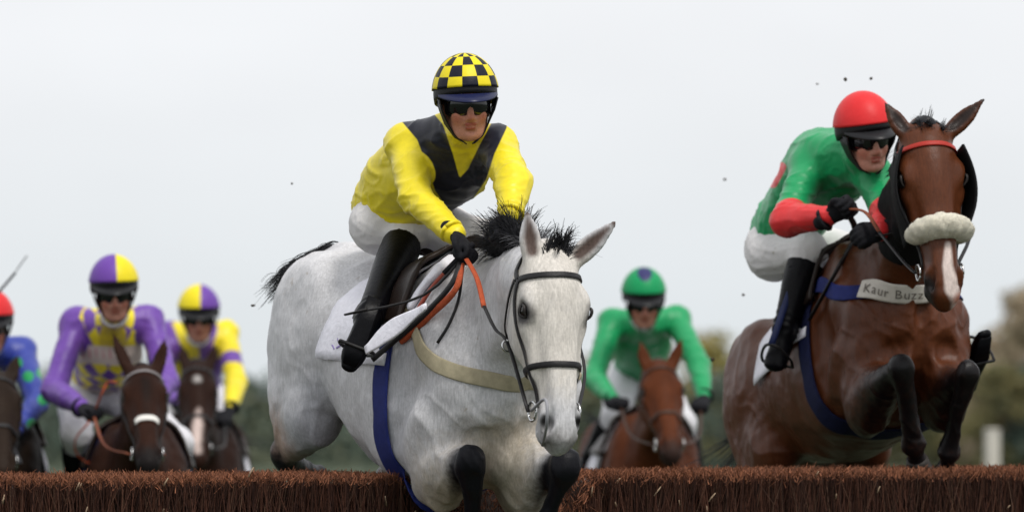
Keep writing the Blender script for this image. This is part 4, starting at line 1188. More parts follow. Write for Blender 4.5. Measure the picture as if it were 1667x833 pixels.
g = make_horse('horse', 'grey horse with black forelegs landing over the fence in the middle', 'racehorses', Mg,
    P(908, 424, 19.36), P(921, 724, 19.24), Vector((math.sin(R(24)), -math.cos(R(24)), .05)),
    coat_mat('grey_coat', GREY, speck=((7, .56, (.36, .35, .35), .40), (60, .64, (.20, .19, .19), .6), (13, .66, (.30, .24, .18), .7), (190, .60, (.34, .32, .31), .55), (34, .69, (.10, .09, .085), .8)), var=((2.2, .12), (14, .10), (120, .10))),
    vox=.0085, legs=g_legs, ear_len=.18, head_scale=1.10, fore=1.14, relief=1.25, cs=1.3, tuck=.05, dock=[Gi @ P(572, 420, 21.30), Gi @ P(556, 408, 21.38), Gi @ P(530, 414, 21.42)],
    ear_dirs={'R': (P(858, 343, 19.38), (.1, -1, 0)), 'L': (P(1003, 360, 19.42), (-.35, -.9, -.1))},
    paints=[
        (lambda V, N, Hh: d_caps(V, [(.62, -.10, .80), (.72, 0, .92), (.62, .10, .80)], .20), (.44, .385, .31), .10),
        (lambda V, N, Hh: np.minimum(d_caps(V, [(.42, -.30, 1.30), (.40, -.30, .95)], .07), d_caps(V, [(-.28, -.26, 1.05), (-.36, -.22, .95)], .12)), (.38, .385, .41), .10),  # shading behind the shoulder and in the flank, painted as darker grey
        (lambda V, N, Hh: np.minimum(d_caps(V, [Hh.hp(.2, -.02, -.26), Hh.hp(.42, 0, -.26)], .10), 9), (.36, .33, .31), .10),  # shade on the underside of the neck, put into the coat colour
        (lambda V, N, Hh: d_caps(V, [Hh.J['hRhock'], Hh.J['hRstifle'] * .35 + Hh.J['hRhock'] * .65], .13), (.34, .24, .19), .08),
        (lambda V, N, Hh: d_caps(V, [Hh.hp(.05, 0, -.05), Hh.hp(.35, 0, -.07)], .14), (.64, .60, .55), .05),
        (paint_legs(.18, .30), (.009, .009, .012), .030),
        (paint_head([(.56, .054, -.012)], .026), (.012, .011, .011), .012),
        (paint_head([(.56, -.054, -.012)], .026), (.012, .011, .011), .012),
        (lambda V, N, Hh: np.minimum(d_caps(V, [Hh.hp(.615, .025, -.03), Hh.hp(.615, -.025, -.03)], .034), d_caps(V, [Hh.hp(.62, 0, -.10)], .035)), (.17, .155, .145), .03),
        (paint_ears, (.10, .07, .06), .012),
        (lambda V, N, Hh: np.minimum(d_caps(V, [Hh.hp(.178, .10, -.032)], .041), d_caps(V, [Hh.hp(.178, -.10, -.032)], .041)), (.07, .065, .065), .016),
    ])
M_MANE_BLACK = mat('black_hair', (.014, .014, .017), rough=.45, var=(20, .3))
M_MANE_GREY = mat('grey_hair', (.09, .09, .10), rough=.5, var=(20, .3))
dW = lambda v: A3(Gi.to_3x3() @ Vector(v))
tail_path(g, M_MANE_BLACK, [Gi @ P(*q) for q in ((566, 410, 21.34), (540, 408, 21.42), (505, 424, 21.46), (472, 446, 21.5), (458, 460, 21.54), (436, 480, 21.58))])
add_mane(g, M_MANE_BLACK, n=190, L=.15, t0=.36, t1=.72, droop=1.1, dirn=dW((-.35, .3, .9)), jit=.16, curl=.3, per=18, lw=.0012)
add_mane(g, M_MANE_GREY, n=50, L=.10, side=.3, up=.7, t0=.55, t1=.98, droop=.8, curl=.6).name = 'mane'
add_forelock(g, M_MANE_BLACK, n=26, L=.13, dirn=dW((.25, .25, .75)), spread=.36, droop=.9, curl=.6, per=18, lw=.0011)
add_bridle(g, M_LEATHER, M_STEEL)

def wrapcloth(Hh, name, m, x0, x1, z0l, zb, side, off, th, nx=14, nz=16, taper=0.0, parent=None, top=1.7, xlow=(0, 0)):
    """cloth laid over the back on both sides, snapped to the body: rows run from one lower edge over the spine to the other"""
    rows = []
    for j in range(-nz, nz + 1):
        f = j / nz; row = []
        for i in range(nx + 1):
            x = x0 + (x1 - x0) * i / nx
            x += (xlow[0] * (1 - i / nx) + xlow[1] * i / nx) * abs(f)
            an = f * zb; c = np.array((x, 0, 1.24)); d = np.array((0, math.sin(an), math.cos(an)))
            h = Hh.bvh.ray_cast(Vector(c + d * 1.0), Vector(-d), 1.0)
            p = (A3(h[0]) + A3(h[1]) * off) if h[0] is not None else c + d * .3
            row.append((p, A3(h[1]) if h[0] is not None else d))
        rows.append(row)
    Pm = np.array([[q[0] for q in r] for r in rows]); Nm = np.array([[q[1] for q in r] for r in rows])
    for it in range(3):
        Q_ = Pm.copy(); Q_[1:-1, 1:-1] = (Pm[:-2, 1:-1] + Pm[2:, 1:-1] + Pm[1:-1, :-2] + Pm[1:-1, 2:] + 2 * Pm[1:-1, 1:-1]) / 6; Pm = Q_
    flap = np.abs(np.linspace(-1, 1, 2 * nz + 1))[:, None]
    w = vnoise((Pm.reshape(-1, 3) * 9)).reshape(Pm.shape[:2]) * .008 + vnoise((Pm.reshape(-1, 3) * 22)).reshape(Pm.shape[:2]) * .003
    Pm = Pm + Nm * (w * (0.3 + flap))[..., None]
    nr, nc = Pm.shape[:2]; V = np.vstack([Pm.reshape(-1, 3), (Pm + Nm * th).reshape(-1, 3)]); n0_ = nr * nc; Fc = []
    for j in range(nr - 1):
        for i in range(nc - 1):
            a = j * nc + i; q = (a, a + 1, a + nc + 1, a + nc); Fc.append(q); Fc.append(tuple(n0_ + k for k in q[::-1]))
    edge = [i for i in range(nc)] + [j * nc + nc - 1 for j in range(1, nr)] + [(nr - 1) * nc + i for i in range(nc - 2, -1, -1)] + [j * nc for j in range(nr - 2, 0, -1)]
    for k in range(len(edge)):
        a, b = edge[k], edge[(k + 1) % len(edge)]; Fc.append((a, n0_ + a, n0_ + b, b))
    o = mesh_obj(name, V, Fc, m, parent or Hh.root, True)
    return o, Pm, Nm

M_SADDLE = mat('saddle_leather', (.022, .014, .011), rough=.38, bump=(70, .25, (1, 1, 1)), var=(18, .35))
def tack(Hh, cloth, girth_x=.34, girth_m=None, plate=True, cx=(-.22, .36), xl=(-.03, -.02)):
    o, Pm, Nm = wrapcloth(Hh, 'saddlecloth', cloth, cx[0], cx[1], 0, 1.62, 0, .008, .005, xlow=xl)
    s, _, _ = wrapcloth(Hh, 'saddle', M_SADDLE, .04, .40, 0, 1.15, 0, .024, .016, xlow=(.06, .02))
    mb = MB(); mb.chain = None
    mb.tube([(.40, -.06, 1.60), (.415, 0, 1.635), (.40, .06, 1.60)], [.022, .028, .022], sides=10, n=4); mb.build('pommel', M_SADDLE, s)
    mb = MB(); mb.tube([(-.02, -.11, 1.555), (-.06, 0, 1.605), (-.02, .11, 1.555)], [.018, .024, .018], sides=10, n=4); mb.build('cantle', M_SADDLE, s)
    gp = []
    for i in range(25):
        an = R(62) + i / 24 * R(236); gp.append(np.array((girth_x - .03 * math.cos(an), math.sin(an) * .40, 1.2 + math.cos(an) * .50)))
    band(Hh, 'girth', gp, .085, girth_m or M_WEB_BLUE, off=.006, th=.005, n=3)
    return o, Pm, Nm, s
g_cloth, gP, gN, g_saddle = tack(g, M_CLOTH_WHITE, cx=(-.10, .36), xl=(-.13, -.02))
# breast girth: from the saddle round the chest
def breast(Hh, m, w=.055, low=1.17, name='breast_girth'):
    pts = [(.36, -.30, low + .22), (.50, -.30, low + .15), (.62, -.28, low + .075), (.74, -.20, low + .02), (.84, -.08, low), (.86, 0, low - .005), (.84, .08, low), (.74, .20, low + .02), (.62, .28, low + .075), (.50, .30, low + .15), (.36, .30, low + .22)]
    return band(Hh, name, pts, w, m, off=.007, th=.004, n=5)
breast(g, M_WEB_TAN, .052, 1.20)

def skinmats(name, c): return skin(name, c)
S1 = skin('skin_a', (.52, .235, .155)); S2 = skin('skin_b', (.58, .29, .215)); S3 = skin('skin_c', (.50, .235, .17))

def checks_mat(name, base, alt, ncol, rows, offset=0.0, first=0):
    """printed cap cover: squares between lines of longitude and latitude of the dome"""
    m = mat(name, base, rough=.45, bump=(60, .12, (1, 1, 1)), var=(30, .05))
    t = m.node_tree; b = t.nodes['Principled BSDF']; L = t.links.new; src = b.inputs['Base Color'].links[0].from_socket
    def N(op, *a):
        n = t.nodes.new('ShaderNodeMath'); n.operation = op
        for i, x in enumerate(a):
            if hasattr(x, 'is_output'): L(x, n.inputs[i])
            else: n.inputs[i].default_value = x
        return n.outputs[0]
    tc = t.nodes.new('ShaderNodeTexCoord'); s = t.nodes.new('ShaderNodeSeparateXYZ'); L(tc.outputs['Object'], s.inputs[0])
    az = N('ARCTAN2', s.outputs['Y'], s.outputs['X'])
    hz = N('SQRT', N('ADD', N('MULTIPLY', s.outputs['X'], s.outputs['X']), N('MULTIPLY', s.outputs['Y'], s.outputs['Y'])))
    po = N('ARCTAN2', hz, s.outputs['Z'])
    ca = N('FLOOR', N('ADD', N('MULTIPLY', az, ncol / (2 * math.pi)), offset + 100))
    cp = N('FLOOR', N('ADD', N('MULTIPLY', po, rows), first + 100))
    k = N('MODULO', N('ADD', ca, cp), 2.0)
    mm = t.nodes.new('ShaderNodeMix'); mm.data_type = 'RGBA'; L(k, mm.inputs['Factor']); L(src, mm.inputs['A']); mm.inputs['B'].default_value = (*alt, 1)
    L(mm.outputs['Result'], b.inputs['Base Color'])
    return m
def halves_mat(name, cl, cr, zig=.0):
    """cap cover quartered down the middle: cl on the wearer's left"""
    m = mat(name, cl, rough=.45, bump=(60, .12, (1, 1, 1)), var=(30, .05))
    t = m.node_tree; b = t.nodes['Principled BSDF']; L = t.links.new; src = b.inputs['Base Color'].links[0].from_socket
    tc = t.nodes.new('ShaderNodeTexCoord'); s = t.nodes.new('ShaderNodeSeparateXYZ'); L(tc.outputs['Object'], s.inputs[0])
    n = t.nodes.new('ShaderNodeMath'); n.operation = 'LESS_THAN'; L(s.outputs['Y'], n.inputs[0]); n.inputs[1].default_value = zig
    mm = t.nodes.new('ShaderNodeMix'); mm.data_type = 'RGBA'; L(n.outputs[0], mm.inputs['Factor']); L(src, mm.inputs['A']); mm.inputs['B'].default_value = (*cr, 1)
    L(mm.outputs['Result'], b.inputs['Base Color'])
    return m
M_COVER_CHECK = checks_mat('cap_checks', YEL, NAVY, 14, 4.6 / 1.57, .5, 0)
M_PEAK_NAVY = mat('peak_navy', (.012, .016, .06), rough=.35)
M_PEAK_BLACK = mat('peak_black', (.012, .012, .014), rough=.4)
def kit(skin_, jacket, cover, peak=None, breeches=None, collar=None, cuff=None, glove=None):
    return dict(skin=skin_, jacket=jacket, cover=cover, peak=peak or M_PEAK_BLACK, breeches=breeches or M_BREECHES, boot=M_BOOT, glove=glove or M_GLOVE, helmet=M_HELMET, lens=M_LENS, gframe=M_GFRAME,
                collar=collar or M_CLOTH_WHITE, cuff=cuff or M_GLOVE)
M_YEL_PLAIN = silk('yellow_cuff', YEL)([])

def pp(R_, *a): return A3(P(*a)) - R_.o0
def d2(V, R_, strokes, dmax, front=True, N=None):
    """distance (m) of jacket vertices to strokes drawn on the side of the garment that faces forward"""
    x, y, d = projv(V + R_.o0); D = np.full(len(V), 9.0)
    for pts, r in strokes:
        q = np.array(pts, float); rr = r if isinstance(r, (list, tuple)) else [r] * len(q)
        for i in range(len(q) - 1):
            wx, wy = q[i + 1] - q[i]; t = np.clip(((x - q[i][0]) * wx + (y - q[i][1]) * wy) / (wx * wx + wy * wy + 1e-9), 0, 1)
            D = np.minimum(D, np.hypot(x - q[i][0] - t * wx, y - q[i][1] - t * wy) - (rr[i] + t * (rr[i + 1] - rr[i])))
    D = D * (d.mean() / F_PX)
    if dmax is not None: D = np.maximum(D, (d - dmax) * .5)
    return D
def pat_navy(V, N, R_):
    return np.maximum(d2(V, R_, [([(672, 182), (700, 215), (716, 260), (728, 300), (740, 330)], [24, 24, 23, 22, 16]), ([(812, 205), (792, 245), (776, 285), (752, 315), (740, 332)], [13, 14, 17, 20, 16])], 20.75),
        -d_caps(V, [R_.J['shR'] * .45 + R_.J['elR'] * .55, R_.J['elR'], R_.J['wrR']], [.085, .085, .085]))
def pat_navy_old(V, N, R_):
    q = lambda x, y, D: pp(R_, x, y, D)
    front = d_caps(V, [q(668, 185, 20.45), q(700, 235, 20.30), q(722, 285, 20.20), q(738, 335, 20.25)], [.055, .050, .048, .040])
    front = np.minimum(front, d_caps(V, [q(800, 215, 20.2), q(785, 260, 20.15), q(765, 300, 20.2), q(742, 335, 20.25)], [.045, .046, .046, .040]))
    return front
YR = dict(pel=P(640, 352, 20.92), chest=P(728, 270, 20.50), neck=P(742, 214, 20.36), head=P(759, 174, 20.20),
    shR=P(662, 232, 20.50), shL=P(808, 238, 20.30), elR=P(676, 322, 20.28), elL=P(836, 298, 20.05), wrR=P(742, 384, 20.02), wrL=P(830, 356, 19.88), handR=P(768, 412, 19.96), handL=P(822, 382, 19.82),
    hipR=P(612, 368, 20.82), hipL=P(690, 362, 20.98), knR=P(666, 374, on_body(g, 660, 420, .28)), knL=P(786, 392, 20.55), anR=P(600, 518, on_body(g, 600, 518, .24)), anL=P(760, 520, 20.85), toeR=P(568, 600, on_body(g, 568, 600, .32)), toeL=P(790, 590, 20.62))
YR['gripaxR'] = Vector((.55, .1, -.5)); YR['gripaxL'] = Vector((.6, .1, -.4))
yr = make_rider('jockey in yellow with navy braces and a checked cap riding the grey horse', 'jockeys', YR, (.16, -1, -.14), (-.02, -.2, 1),
    kit(S1, silk('yellow_silk', YEL), M_COVER_CHECK, peak=M_PEAK_NAVY, cuff=M_YEL_PLAIN), patt=[(pat_navy, NAVY, .003)], vox=.0075, helm_scale=1.0, sleeve_g=.019,
    jacket_extra=[[(P(700, 262, 20.62), .16, .10), (P(650, 305, 20.80), .15, .11), (P(622, 335, 20.90), .12, .10)]], wr=.0055)

# reins, whip and stirrup of the grey
def loose(Hh, name, pts, r, m, flat=1.0, n=6, up=None, sides=8):
    """a free strap between points given in the world"""
    mb = MB(); Mi = Hh.M.inverted()
    mb.tube([A3(Mi @ Vector(p)) for p in pts], r, sides=sides, n=n, flat=flat, up=up)
    return mb.build(name, m, Hh.root)
gw = lambda *a: g.M @ Vector(g.hp(*a))
hR, hL = Vector(yr.gripR), Vector(yr.gripL)
loose(g, 'rein', [hR, P(776, 452, 19.80), P(788, 500, 19.70)], .009, M_RUBBER, .5)
loose(g, 'rein', [P(788, 498, 19.70), P(806, 535, 19.62), P(828, 562, 19.50), gw(.512, -.078, -.075)], .007, M_LEATHER, .5)
loose(g, 'rein', [hL, P(900, 470, 19.6), gw(.3, .16, -.2), gw(.512, .078, -.075)], .007, M_LEATHER, .5)
loose(g, 'rein_loop', [hR, P(742, 470, 19.90), P(700, 512, on_body(g, 700, 512, .035)), P(664, 545, on_body(g, 664, 545, .03)), P(652, 556, on_body(g, 652, 556, .028))], [.010, .011, .013, .014, .011], M_RUBBER, .5)
loose(g, 'rein_end', [hR, P(735, 462, 19.92), P(690, 512, on_body(g, 690, 512, .05)), P(640, 556, on_body(g, 640, 556, .05)), P(606, 585, on_body(g, 606, 585, .10))], .011, M_LEATHER, .5)
loose(g, 'neck_strap', [hR, P(748, 480, on_body(g, 748, 480, .02)), P(732, 525, on_body(g, 732, 525, .015)), P(712, 558, on_body(g, 712, 558, .012))], .005, M_LEATHER, .6)
mbr = MB(); ring(mbr, A3(g.M.inverted() @ P(826, 563, 19.50)), .018, .004, g.nax); mbr.build('martingale_ring', M_STEEL, g.root)
loose(g, 'bit_strap', [gw(.512, -.075, -.06), P(888, 650, 19.10), P(890, 690, 19.08), gw(.63, -.045, -.06)], .005, mat('bit_cord', (.28, .28, .30), rough=.5), 1)
# white pad edge and the loose front corner of the saddlecloth
def strip_on(name, px, w, m, off, parent, th=.006):
    Pt = []; 
    for x, y in px:
        d = on_body(g, x, y, off); Pt.append(A3(Gi @ P(x, y, d)))
    S = catmull(np.array(Pt), 6); Nn = np.array([A3(g.bvh.find_nearest(Vector(p))[1]) for p in S])
    mb = MB(); mb.ribbon(S, Nn, w if not hasattr(w, '__len__') else list(np.interp(np.linspace(0, 1, len(S)), np.linspace(0, 1, len(w)), w)), th)
    return mb.build(name, m, parent)
strip_on('pad_edge', [(738, 420), (712, 442), (688, 470), (668, 502)], .040, M_CLOTH_WHITE, .034, g_cloth, .012)
strip_on('pad_binding', [(748, 424), (722, 448), (700, 474), (680, 506)], .014, mat('binding_red', (.28, .06, .04), rough=.7), .045, g_cloth, .008)
strip_on('cloth_corner', [(694, 498), (660, 522), (626, 544), (596, 570)], [.02, .045, .072, .07, .03], M_CLOTH_WHITE, .33, g_cloth, .005)
# purple print on the near side of the saddlecloth
strip_on('print_mark', [(590, 488), (578, 512), (566, 538)], .016, M_PURPLE, .019, g_cloth, .003)
M_PURPLE_PALE = mat('pale_purple_print', (.34, .27, .55), rough=.85)
for q in ([(522, 548), (523, 560)], [(528, 556), (535, 546), (538, 557)], [(543, 554), (549, 545), (551, 554)], [(520, 572), (530, 567)], [(534, 570), (541, 562), (545, 568)], [(548, 566), (556, 561)], [(524, 582), (536, 577)]):
    strip_on('print_mark', q, .006, M_PURPLE_PALE, .018, g_cloth, .003)
def stirrup(R_, Hh, foot, m):
    c, ff, so, lat = (A3(v) for v in foot)
    Mi = Hh.M.inverted(); mb = MB()
    up = -so
    pts = [c + lat * .06, c + lat * .062 + up * .05, c + lat * .03 + up * .12, c + up * .135, c - lat * .03 + up * .12, c - lat * .062 + up * .05, c - lat * .06, c, c + lat * .06]
    mb.tube([A3(Mi @ Vector(p)) for p in pts], .006, sides=8, n=3)
    mb.build('stirrup', m, Hh.root)
    return Vector(c + up * .135)
st = stirrup(yr, g, yr.footR, M_LEATHER); stl = stirrup(yr, g, yr.footL, M_LEATHER)
loose(g, 'stirrup_leather', [st, P(640, 470, on_body(g, 640, 470, .05)), P(690, 440, on_body(g, 690, 440, .03))], .010, M_BROWN_LEATHER, .3)
def add_whip(label, pts, k=1.0, group=None):
    o0 = Vector(pts[0]); root = empty('whip', o0); tag(root, label, 'whip', group)
    q = [A3(Vector(p) - o0) for p in pts]
    mb = MB(); mb.tube(q, [.008 * k, .005 * k, .004 * k], sides=8, n=4); mb.build('shaft', M_LEATHER, root)
    d = nrm(q[0] - q[1]); hb = MB(); hb.tube([q[0] - d * .14, q[0], q[0] + d * .01], [.012 * k, .012 * k, .009 * k], sides=8, n=1); hb.build('handle', M_GLOVE, root)
    e = nrm(q[-1] - q[-2]); fb = MB(); fb.tube([q[-1] - e * .09, q[-1]], [.012 * k, .012 * k], sides=8, n=1, flat=.35); fb.build('flap', M_LEATHER, root)
    return root
add_whip('black riding whip in the right hand of the yellow rider', [hR + Vector((.03, -.02, .03)), P(690, 480, 19.98), P(562, 512, 20.12)])

# ================================================================== THE LEAPING BAY AND ITS RIDER
BAY = (.086, .025, .009)
Mb = place(18, 19, 0, (.78, 0, 1.12), P(1492, 528, 22.0), 1.0); Bi = Mb.inverted()
b_legs = {k: Bi @ P(*v) for k, v in dict(
    fRelbow=(1412, 655, 22.02), fRknee=(1466, 596, 21.56), fRfet=(1488, 722, 21.72), fRhoof=(1493, 748, 21.76),
    fLelbow=(1535, 650, 22.12), fLknee=(1575, 606, 21.74), fLfet=(1545, 735, 21.88), fLhoof=(1536, 768, 21.94)).items()}
b_legs.update(hRstifle=(-.34, -.20, .98), hRhock=(-.74, -.15, .62), hRfet=(-.86, -.14, .24), hRhoof=(-.93, -.14, .14), hLstifle=(-.34, .20, .98), hLhock=(-.80, .15, .60), hLfet=(-.95, .14, .22), hLhoof=(-1.02, .14, .12))
bay = make_horse('horse', 'bay horse in a white sheepskin noseband leaping the fence at the right', 'racehorses', Mb,
    P(1514, 216, 21.36), P(1545, 486, 21.16), Vector((math.sin(R(11)), -math.cos(R(11)), .08)),
    coat_mat('bay_coat', BAY, speck=((70, .68, (.05, .02, .012), .6), (160, .66, (.26, .15, .09), .5)), var=((2.4, .20), (12, .14), (120, .10)), spec=.22, rough=.38), vox=.0085, legs=b_legs, head_scale=1.22, relief=1.2, cs=1.4, fore=1.08, ear_len=.19,
    ear_dirs={'R': (P(1441, 168, 21.42), (.35, -.95, 0)), 'L': (P(1603, 160, 21.44), (-.45, -.9, 0))},
    paints=[
        (paint_legs(.72, .15), (.006, .005, .006), .06),
        (lambda V, N, Hh: np.minimum(*[d_caps(V, [Hh.J['f' + q + 'elbow'] + np.array((0, 0, -.07)), Hh.J['f' + q + 'knee']], .085) for q in 'LR']), (.006, .005, .006), .06),  # black forearms, carried up to the elbow to paint in shade below the chest
        (lambda V, N, Hh: d_caps(V, [Hh.hp(.17, .014, .05), Hh.hp(.20, .006, .05)], [.014, .008]), (.55, .48, .44), .008),
        (lambda V, N, Hh: d_caps(V, [Hh.hp(.44, .012, .02), Hh.hp(.52, .004, .01), Hh.hp(.60, .014, -.01), Hh.hp(.63, .02, -.05)], [.012, .020, .032, .030]), (.62, .52, .48), .008),
        (lambda V, N, Hh: d_caps(V, [Hh.hp(.625, .03, -.03)], .022), (.45, .18, .13), .014),
        (lambda V, N, Hh: np.maximum(np.minimum(d_caps(V, [Hh.hp(.58, -.06, -.04), Hh.hp(.62, -.03, -.09)], .05), d_caps(V, [Hh.hp(.58, .07, -.05)], .03)), -d_caps(V, [Hh.hp(.56, .01, .0), Hh.hp(.63, .015, -.04)], .032)), (.016, .013, .013), .02),
        (paint_ears, (.02, .012, .010), .012),
    ])
add_mane(bay, M_MANE_BLACK, n=60, L=.10, side=.4, up=.5, t0=.1, t1=.97, droop=.8, back=.3)
mb = MB(); bp = bay.hp
mb.ball((0, 0, 0), (.050, .058, .052), 20, 14); Vt = np.array(mb.V); Vt = Vt * (1 + .16 * vnoise(Vt * 45) + .06 * vnoise(Vt * 110))[:, None]
mb.V = list(Vt @ np.stack([bay.lax, bay.nax, bay.t]) + bp(-.035, 0, -.055)); tk = mb.build('topknot', M_MANE_BLACK, bay.root)
add_forelock(bay, M_MANE_BLACK, n=24, L=.06, dirn=A3(Bi.to_3x3() @ Vector((0, -.4, .9))), spread=.5, droop=.5)
add_tail(bay, M_MANE_BLACK, (-.5, 0, -.6), L=.6, n=30, spread=.08, droop=1.0, start=(-.9, 0, 1.40))
add_bridle(bay, M_LEATHER, M_STEEL, brow_m=M_RED_LEATHER, noseband=False)
# sheepskin noseband: a fluffy roll over the nose
mb = MB(); pts = [bp(.372 + .012 * (1 - math.cos(a)), math.sin(a) * .066, -.060 + math.cos(a) * .085) for a in np.linspace(-1.55, 1.55, 13)]
mb.tube(pts, [.042, .054, .062, .067, .069, .070, .069, .070, .069, .067, .062, .054, .042], sides=20, n=4, flat=.66)
Vs = np.array(mb.V); dirs = Vs - np.array([min(pts, key=lambda p: np.linalg.norm(A3(p) - v)) for v in Vs])
Vs = Vs + dirs * (vnoise(Vs * 50) * .09 + vnoise(Vs * 120) * .06)[:, None]; mb.V = list(Vs)
fl = mb.build('noseband', M_FLEECE, bay.root)
hb = MB()
Ff = np.array(mb.F[:-2])
cen = Vs[Ff].mean(1); nr_ = np.cross(Vs[Ff[:, 1]] - Vs[Ff[:, 0]], Vs[Ff[:, 2]] - Vs[Ff[:, 0]]); nr_ /= np.linalg.norm(nr_, axis=1)[:, None] + 1e-9
sgn = np.sign(np.einsum('ij,ij->i', nr_, cen - np.array([min(pts, key=lambda p: np.linalg.norm(A3(p) - v)) for v in cen])).mean())
for i in rng.choice(len(Ff), 2600):
    w = rng.dirichlet((1, 1, 1, 1)); p = (Vs[Ff[i]] * w[:, None]).sum(0)
    hb.hair(p - nr_[i] * sgn * .003, nr_[i] * sgn + rng.normal(size=3) * .45, rng.uniform(.004, .008), .0012, droop=.2, curl=.6, seg=2)
tag(hb.build('fleece', M_FLEECE, fl), kind='stuff')
# blinkers: black hood panels standing away from each eye
M_HOOD = mat('hood_black', (.007, .007, .008), rough=.8, spec=.15, bump=(120, .3, (1, 1, 1)))
for sg in (1, -1):
    V = []; Fc = []; nu, nv = 10, 14
    for lay in (0, 1):
        for j in range(nv + 1):
            t_ = .055 + (.385 - .055) * j / nv; wv = math.sin(math.pi * min(max((j / nv) * .9 + .08, 0), 1))
            for i in range(nu + 1):
                e = i / nu                                                     # 0 at the jaw, 1 at the front edge that stands out
                y = (.088 + .020 * math.sin(e * 2.2) * wv + .026 * e * wv - .02 * max(j / nv - .7, 0)); n_ = -.205 + .225 * e - .09 * (j / nv) * (1 - e) * -.6 - .03 * (j / nv) * e
                V.append(bp(t_, sg * (y - lay * .006), n_ - lay * .002))
    w_ = nu + 1; off = (nv + 1) * w_
    for j in range(nv):
        for i in range(nu):
            q = (j * w_ + i, j * w_ + i + 1, (j + 1) * w_ + i + 1, (j + 1) * w_ + i); Fc.append(q); Fc.append(tuple(off + k for k in q[::-1]))
    edge = [i for i in range(w_)] + [j * w_ + nu for j in range(1, nv + 1)] + [nv * w_ + i for i in range(nu - 1, -1, -1)] + [j * w_ for j in range(nv - 1, 0, -1)]
    for k in range(len(edge)): a, b = edge[k], edge[(k + 1) % len(edge)]; Fc.append((a, off + a, off + b, b))
    mesh_obj('blinker', V, Fc, M_HOOD, bay.root)
# hood over the upper neck behind the jaw, its black partly standing in for neck shade
n0_, n1_, m1_, m2_, hb_, up2 = bay.neck
nn_ = (bay.V - bay.hp(0, 0, 0)) @ bay.nax; tt_ = (bay.V - bay.hp(0, 0, 0)) @ bay.t
sel = (d_caps(bay.V, [bay.hp(.06, 0, -.15), bay.hp(.26, 0, -.20), m2_, m2_ * .6 + m1_ * .4], [.17, .17, .21, .22]) < 0) & (nn_ < -.085 + .10 * np.clip((.05 - tt_) / .05, -1, 0)) & (tt_ > .03)
fs = sel[bay.Q].all(1); us = np.unique(bay.Q[fs]); rm_ = np.full(len(bay.V), -1); rm_[us] = np.arange(len(us))
mesh_obj('hood_neck_shade', bay.V[us] + vnormals(bay.V, bay.Q)[us] * .006, rm_[bay.Q[fs]], M_HOOD, bay.root)
M_GIRTH_NAVY = mat('navy_webbing', (.006, .009, .045), rough=.8, bump=(300, .5, (1, 1, 3)), var=(35, .3))
b_cloth, bP, bN, b_saddle = tack(bay, M_CLOTH_WHITE, girth_m=M_GIRTH_NAVY)
bg_ = breast(bay, M_WEB_BLUE, .062, 1.24)
# name plate on the breast girth
Pt, Nn = snap_strap(bay.bvh, [(.76, -.205, 1.265), (.83, -.12, 1.245), (.86, -.03, 1.235), (.86, .05, 1.235)], 8, .022)
for _ in range(4): Pt[1:-1] = (Pt[:-2] + 2 * Pt[1:-1] + Pt[2:]) / 4; Nn[1:-1] = (Nn[:-2] + Nn[1:-1] + Nn[2:]) / 3
mb = MB(); mb.ribbon(Pt, Nn, .078, .003); plate = mb.build('name_plate', M_WHITE_PLATE, bay.root)
def lettering(name, txt, Pt, Nn, size, m, parent, start=.0, gap=1.0, raise_=.0062):
    """flat letters laid one by one along a strap"""
    seg = np.linalg.norm(np.diff(Pt, axis=0), axis=1); cum = np.concatenate([[0], np.cumsum(seg)]); s = start * cum[-1]
    for ch in txt:
        if ch == ' ': s += size * .35; continue
        c = bpy.data.curves.new('letter', 'FONT'); c.body = ch; c.size = size; c.align_x = 'LEFT'; c.resolution_u = 3
        o = bpy.data.objects.new('letter', c); COL.objects.link(o)
        me = o.to_mesh(); vv = np.array([v.co[:] for v in me.vertices]); ff = [tuple(p.vertices) for p in me.polygons]; o.to_mesh_clear()
        COL.objects.unlink(o); bpy.data.objects.remove(o); bpy.data.curves.remove(c)
        adv = vv[:, 0].max() + size * .10
        V_ = []
        for v in vv:
            d = min(max(s + v[0], 0), cum[-1]); i = min(int(np.searchsorted(cum, d, 'right') - 1), len(seg) - 1); f = (d - cum[i]) / seg[i]
            p = Pt[i] * (1 - f) + Pt[i + 1] * f; n_ = nrm(Nn[i] * (1 - f) + Nn[i + 1] * f); t = nrm(Pt[i + 1] - Pt[i]); up = np.cross(n_, t)
            if up[2] < 0: up = -up
            V_.append(p + up * (v[1] - size * .34) + n_ * raise_)
        mesh_obj(name, np.array(V_), ff, m, parent, False); s += adv * gap
lettering('letter', 'Kaur Buzz', Pt, Nn, .052, M_GREY_INK, plate, start=.06)

